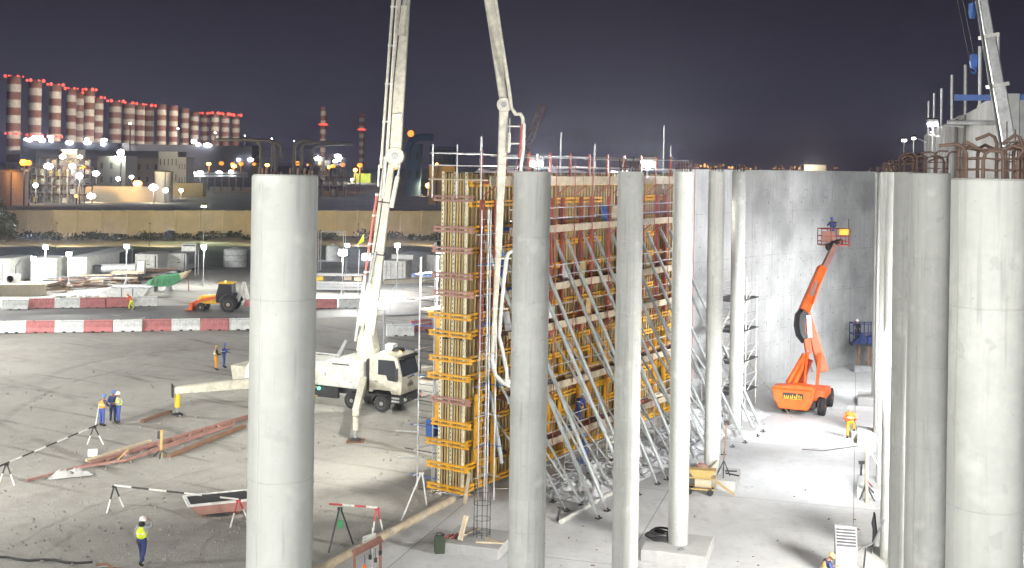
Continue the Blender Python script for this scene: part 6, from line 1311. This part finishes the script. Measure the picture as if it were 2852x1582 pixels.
# timber tripod with tape
o0 = G(2413, 1400, SLAB); t = thing('timber_tripod', 'pale timber tripod wrapped in white straps by the right columns', 'tripod', o0, 0); d0 = o0.y; w_ = lambda x, y, dd=0: P(x, y, d0+dd)
part(t, 'mast', MB().beam(o0, w_(2414, 1238), .16, .12), 'plank', world=True); part(t, 'cross_arm', MB().beam(w_(2408, 1250), w_(2420, 1265), .3, .12), 'plank', world=True)
for x, y, dd in ((2448, 1300, .8), (2438, 1282, -.4)): part(t, 'strap', MB().tube(w_(2416, 1240), w_(x, y, dd), .035, 6), 'white_plastic', world=True)
for x, y in ((2394, 1392), (2446, 1385), (2436, 1396)): part(t, 'leg', MB().tube(w_(2412, 1350), G(x, y, SLAB), .035, 6), 'dark_steel', world=True)
part(t, 'red_brace', MB().tube(w_(2416, 1340, -.1), G(2440, 1366, SLAB), .03, 6), 'stripe_red', world=True)
a, b = w_(2404, 1240), G(2250, 1252, .35); tag(part(None, 'barrier_tape', MB().path([a, a.lerp(b, .3)+Vector((0, 0, -.05)), a.lerp(b, .7)+Vector((0, 0, -.12)), b, G(2236, 1252, SLAB+.03)], .035, 6), 'white_plastic'), 'white tape stretched from the timber tripod across the floor', 'tape')
p = G(2396, 1350, SLAB); t = thing('machine_stub', 'dark machine parts standing behind the timber tripod', 'machine', p, 0); part(t, 'post', MB().tube((0, 0, 0), (.05, 0, 1.0), .05, 7), 'black_plastic'); part(t, 'head', MB().box((.1, 0, 1.05), (.35, .2, .12)), 'black_plastic'); part(t, 'box', MB().bb(.9, 1.2, -.2, .2, 0, .6), 'black_plastic')
# second platform lift by the wall, blue grey
g0 = G(2412, 1032, SLAB); D2 = g0.y-.5; t = thing('platform_lift', 'dark blue platform lift basket in front of the bright wall', 'lift', g0, 0)
c = P(2408, 962, D2); z0 = c.z
part(t, 'platform', MB().bb(c.x-1.0, c.x+1.1, c.y-.5, c.y+.5, z0, z0+.15), 'dark_steel', world=True); part(t, 'machinery', MB().prism([(c.x-.9, z0+.16), (c.x+1.0, z0+.16), (c.x+.8, z0+.75), (c.x+.1, z0+.65), (c.x-.3, z0+.95)], c.y-.3, c.y+.3), 'navy', world=True)
for x in (-.98, -.45, .1, .6, 1.08): part(t, 'post', MB().tube((c.x+x, c.y-.48, z0), (c.x+x, c.y-.48, z0+1.65), .035, 6).tube((c.x+x, c.y+.48, z0), (c.x+x, c.y+.48, z0+1.65), .035, 6), 'navy', world=True)
for z in (.85, 1.65): part(t, 'rail', MB().path([(c.x-.98, c.y-.48, z0+z), (c.x+1.08, c.y-.48, z0+z), (c.x+1.08, c.y+.48, z0+z), (c.x-.98, c.y+.48, z0+z), (c.x-.98, c.y-.48, z0+z)], .035, 6), 'navy', world=True)
for x in (-.45, .3): part(t, 'lift_leg', MB().tube((c.x+x, c.y, SLAB), (c.x+x+.05, c.y, z0), .1, 8), 'rust', world=True)
part(t, 'base', MB().bb(c.x-.9, c.x+1.0, c.y-.6, c.y+.6, SLAB, SLAB+.5), 'grey_paint', world=True, bevel=.03)
person('worker in dark clothes on the dark blue platform lift', (c.x-.55, c.y, z0+.15), 95, 'black_cloth', 'black_cloth', None, 'white_hat', WORK)
for o in list(C.objects):
    if o.type == 'EMPTY' and o.name.startswith('person'): fixbrim(o)
a, b = P(2078, 1000, 76), G(2206, 1163, SLAB); tag(part(None, 'guy_rope', MB().tube((a.x, 76, a.z), b, .028, 6), 'plank'), 'pale rope running down past the orange lift', 'rope')
# scraps and a cable on the hall floor
mb = MB(); rr = random.Random(33)
for k in range(90):
    y_ = rr.uniform(1060, 1580); p = G(rr.uniform(1500, 2440), y_, SLAB); s = rr.choice((.02, .025, .03, .05)); mb.box((p.x, p.y, SLAB+s*.3), (s*rr.uniform(1, 4), s*rr.uniform(.6, 1.5), s*.5), (0, 0, rr.random()*3))
o = part(None, 'floor_scraps', mb, 'rust'); o['kind'] = 'stuff'; o['label'] = 'small scraps scattered over the concrete floor'; o['category'] = 'debris'
# ================================================================ floodlights
def floodlight(loc, aim, label, power, deg=110, base=None, col=(1, .97, .9), n=1, mt='lamp_white', size=.34, grp='site floodlights', stand=True, radius=.3, omni=False):
    loc = Vector(loc); aim = Vector(aim); d = (aim-loc).normalized()
    t = thing('floodlight', label, 'floodlight', (loc.x, loc.y, base if base is not None else 0), 0, grp)
    if stand:
        bz = base if base is not None else 0
        part(t, 'mast', MB().tube((loc.x, loc.y, bz), (loc.x, loc.y, loc.z-.1), .05, 8), 'grey_paint', world=True)
        if base is None:
            for a in (0.4, 2.5, 4.6): part(t, 'leg', MB().tube((loc.x, loc.y, 1.0), (loc.x+.7*math.cos(a), loc.y+.7*math.sin(a), .02), .035, 6), 'grey_paint', world=True)
    s = Vector((-d.y, d.x, 0)).normalized()
    for k in range(n):
        c = loc+s*(k-(n-1)/2)*size*2.3
        h = part(t, 'lamp_housing', MB().beam(c-d*.2, c+d*.02, size*1.5, size*1.2, size*1.9, size*1.5), 'dark_steel', world=True)
        [part(h, 'lens', MB().beam(c+s*u_*size*.45+Vector((0, 0, v_*size*.35))+d*.03, c+s*u_*size*.45+Vector((0, 0, v_*size*.35))+d*.06, size*.72, size*.55), mt, world=True) for u_ in (-1, 1) for v_ in (-1, 1)]
    if power and omni: glow(t, loc+d*.3, power, col, radius)
    elif power: spot(t, loc+d*.25, aim, power, deg, col, radius)
    return t
K = 1.0
# on the formwork
a = FW.matrix_basis @ Vector((8.0, -.9, 14.2)); b = FW.matrix_basis @ Vector((18.3, -.9, 14.2))
floodlight((P(1493, 448, a.y).x, a.y, P(1493, 448, a.y).z), (2, 30, 4), 'bright floodlight on top of the formwork, left of the two', 9000*K, 130, 14.2, size=.42)
floodlight((P(1803, 450, b.y).x, b.y, P(1803, 450, b.y).z), (8, 40, 0), 'bright floodlight on top of the formwork, right of the two', 12000*K, 140, 14.2, size=.46)
c = FW.matrix_basis @ Vector((.3, 2.1, 10.6)); c = Vector((P(1232, 690, c.y).x, c.y, P(1232, 690, c.y).z))
floodlight(c, (-7, 66, 0), 'floodlight on the scaffold tower at the formwork end', 15000*K, 150, 10.2, (1, .97, .88), size=.36)
# behind the truck
p = P(1070, 848, 86); floodlight(p, (-4, 60, 0), 'very bright floodlight behind the pump truck boom', 13000*K, 150, None, (1, 1, .86), size=.45, n=1)
for x, y, d, pw, lb in ((955, 703, 127, 6500, 'yard floodlight left of the pump boom above the tank'), (1020, 715, 124, 6500, 'yard floodlight right against the pump boom'), (967, 683, 150, 0, 'small distant yard lamp above the flatbed'), (1107, 683, 134, 2200, 'round yard lamp between boom and scaffold')):
    p = P(x, y, d); floodlight(p, (p.x+2, d-16, 0), lb, pw*K, 165, None, (1, .98, .9), size=.5 if pw > 4000 else .34, omni=True)
for x, y, d, pw, lb in ((127, 688, 132, 1800, 'yard lamp on its own above the left containers'), (94, 720, 131, 2200, 'yard lamp at the corner of the second container'), (192, 708, 130, 3800, 'brightest yard lamp above the long container'), (353, 686, 134, 2200, 'yard lamp at the canopy end'), (568, 688, 136, 2500, 'yard lamp above the louvred generator')):
    p = P(x, y, d); floodlight(p, (p.x+1.5, d-14, 0), lb, pw*K, 165, None, (.98, 1, .95), size=.32, omni=True)
p = P(568, 572, 211); t = floodlight(p, (p.x, 190, 0), 'green tinted lamp on a tall pole before the ochre wall', 4000*K, 150, 0, (.8, 1, .55), mt='lamp_green', size=.55)
for x, lb in ((60, 'left of the containers'), (290, 'behind the long container'), (520, 'behind the generators'), (800, 'behind the nearest column'), (1040, 'behind the pump boom'), (1240, 'beside the scaffold')):    # lamps added to brighten the ochre wall
    p = G(x, 668)-Vector((0, 22, 0)); floodlight((p.x, p.y, 4.2), (p.x, p.y+24, 4.5), f'dim added amber lamp washing the ochre wall, {lb}', 9000*K, 115, 0, (1, .78, .40), mt='lamp_warm', size=.12, grp='small added wall lamps')
# right, on the higher wall
for x, y, lb, s in ((2598, 341, 'bright floodlight on the higher right wall', .42), (2518, 389, 'small floodlight farther along the higher right wall', .3), (2545, 383, 'small round lamp beside the farther floodlight', .22)):
    d = 5.33*3200/(x-2394+6)-2; p = P(x, y, d); floodlight(p, (p.x-6, d-8, 10), lb, 1500 if s > .4 else 400, 150, 14.0, (1, .97, .9), size=s)
# light towers beside the hall, the fill ones added out of sight
def tower(loc, h, aims, label, power, deg, col=(1, .97, .92)):
    t = thing('light_tower', label, 'light tower', loc, 0, 'trailer light towers round the hall')
    part(t, 'trailer', MB().bb(-.9, .9, -.6, .6, .35, 1.3), 'yellow_box', bevel=.05); part(t, 'mast', MB().tube((0, 0, 1.3), (0, 0, h), .08, 8), 'galv')
    for s in (-1, 1): part(t, 'wheel', MB().lathe([(.12, -.1), (.33, -.1), (.33, .1), (.12, .1)], 16, Matrix.Translation((0, s*.75, .33)) @ Matrix.Rotation(R(90), 4, 'X')), 'rubber'); part(t, 'stabiliser', MB().tube((.8, s*.5, .5), (1.3, s*1.0, .02), .05, 6), 'grey_paint')
    part(t, 'cross_bar', MB().bb(-1.1, 1.1, -.04, .04, h-.04, h+.04), 'galv')
    for k, aim in enumerate(aims):
        c = Vector(loc)+Vector((-.8+1.6*k/max(1, len(aims)-1), 0, h+.25)); d = (Vector(aim)-c).normalized()
        hh = part(t, 'lamp_housing', MB().beam(c-d*.2, c+d*.02, .5, .4, .62, .5), 'dark_steel', world=True); part(hh, 'lens', MB().beam(c+d*.024, c+d*.05, .56, .44), 'lamp_white', world=True)
        spot(t, c+d*.3, aim, power[k] if isinstance(power, tuple) else power, deg, col, 1.6, .6)
tower((22.5, 57.5, SLAB), 7.0, ((17, 90, 4), (8, 62, 0)), 'light tower behind the right hand columns', (18000, 8500), 130, (.97, .98, 1))
tower((17.2, 30.5, SLAB), 7.5, ((6, 48, 0), (2, 38, 2)), 'light tower beyond the second column from the right', (26000, 10000), 130)
tower((-26, -14, 0), 17, ((-2, 20, 6), (2, 45, 4)), 'added tall fill light tower far left behind the viewpoint', (43000, 44000), 120, (1, .985, .93))  # added unseen to fill the column fronts
tower((14, -20, 0), 17, ((6, 30, 6), (4, 50, 2)), 'added tall fill light tower right behind the viewpoint', (22000, 24000), 120, (1, .985, .95))  # added unseen to lift the dark sides of the columns
tower((-36, 38, 0), 11, ((-22, 46, 0), (-26, 66, 0)), 'light tower on the dirt left of the view', (26000, 30000), 95, (1, .98, .92))
tower((15.2, 41.5, SLAB), 8.0, ((17, 84, -6.6), (9, 60, 0)), 'added fill light tower between the third and fourth right columns', (40000, 4000), 50, (.98, .99, 1))  # added out of sight to light the curved wall evenly
tower((26.2, 73, SLAB), 6.0, ((25, 90, 5), (14, 80, 2)), 'added fill light tower near the wall behind the farthest right column', (3500, 4500), 140, (.98, .99, 1))  # added out of sight to brighten the wall's right end
tower((-62, 80, 0), 18, ((-22, 98, 0), (-22, 78, 0)), 'added fill light tower left of the view near the haul road', (62000, 56000), 110, (1, .98, .92))  # added off view to brighten the dirt near the road
tower((-62, 122, 0), 12, ((-40, 130, 0), (-36, 112, 0)), 'added fill light tower far left of the view by the containers', (30000, 30000), 120, (1, .98, .92))  # added off view to light the yard ground
# ================================================================ haze added to give the lamps soft halos
hz_ = part(None, 'haze', MB().bb(xs[0]-40, xs[-1]+40, ys[0]-40, ys[-1]+40, -1.2, 75), 'lamp_cool'); hz_['kind'] = 'stuff'; hz_['label'] = 'thin haze added over the whole site for lamp halos'; hz_['category'] = 'haze'
m = bpy.data.materials.new('haze_air'); m.use_nodes = True; t_ = m.node_tree; t_.nodes.clear()
pv = t_.nodes.new('ShaderNodeVolumePrincipled'); out = t_.nodes.new('ShaderNodeOutputMaterial'); t_.links.new(pv.outputs[0], out.inputs['Volume'])
pv.inputs['Color'].default_value = (.72, .76, 1, 1); pv.inputs['Density'].default_value = .00028; pv.inputs['Anisotropy'].default_value = .86
hz_.data.materials.clear(); hz_.data.materials.append(m)
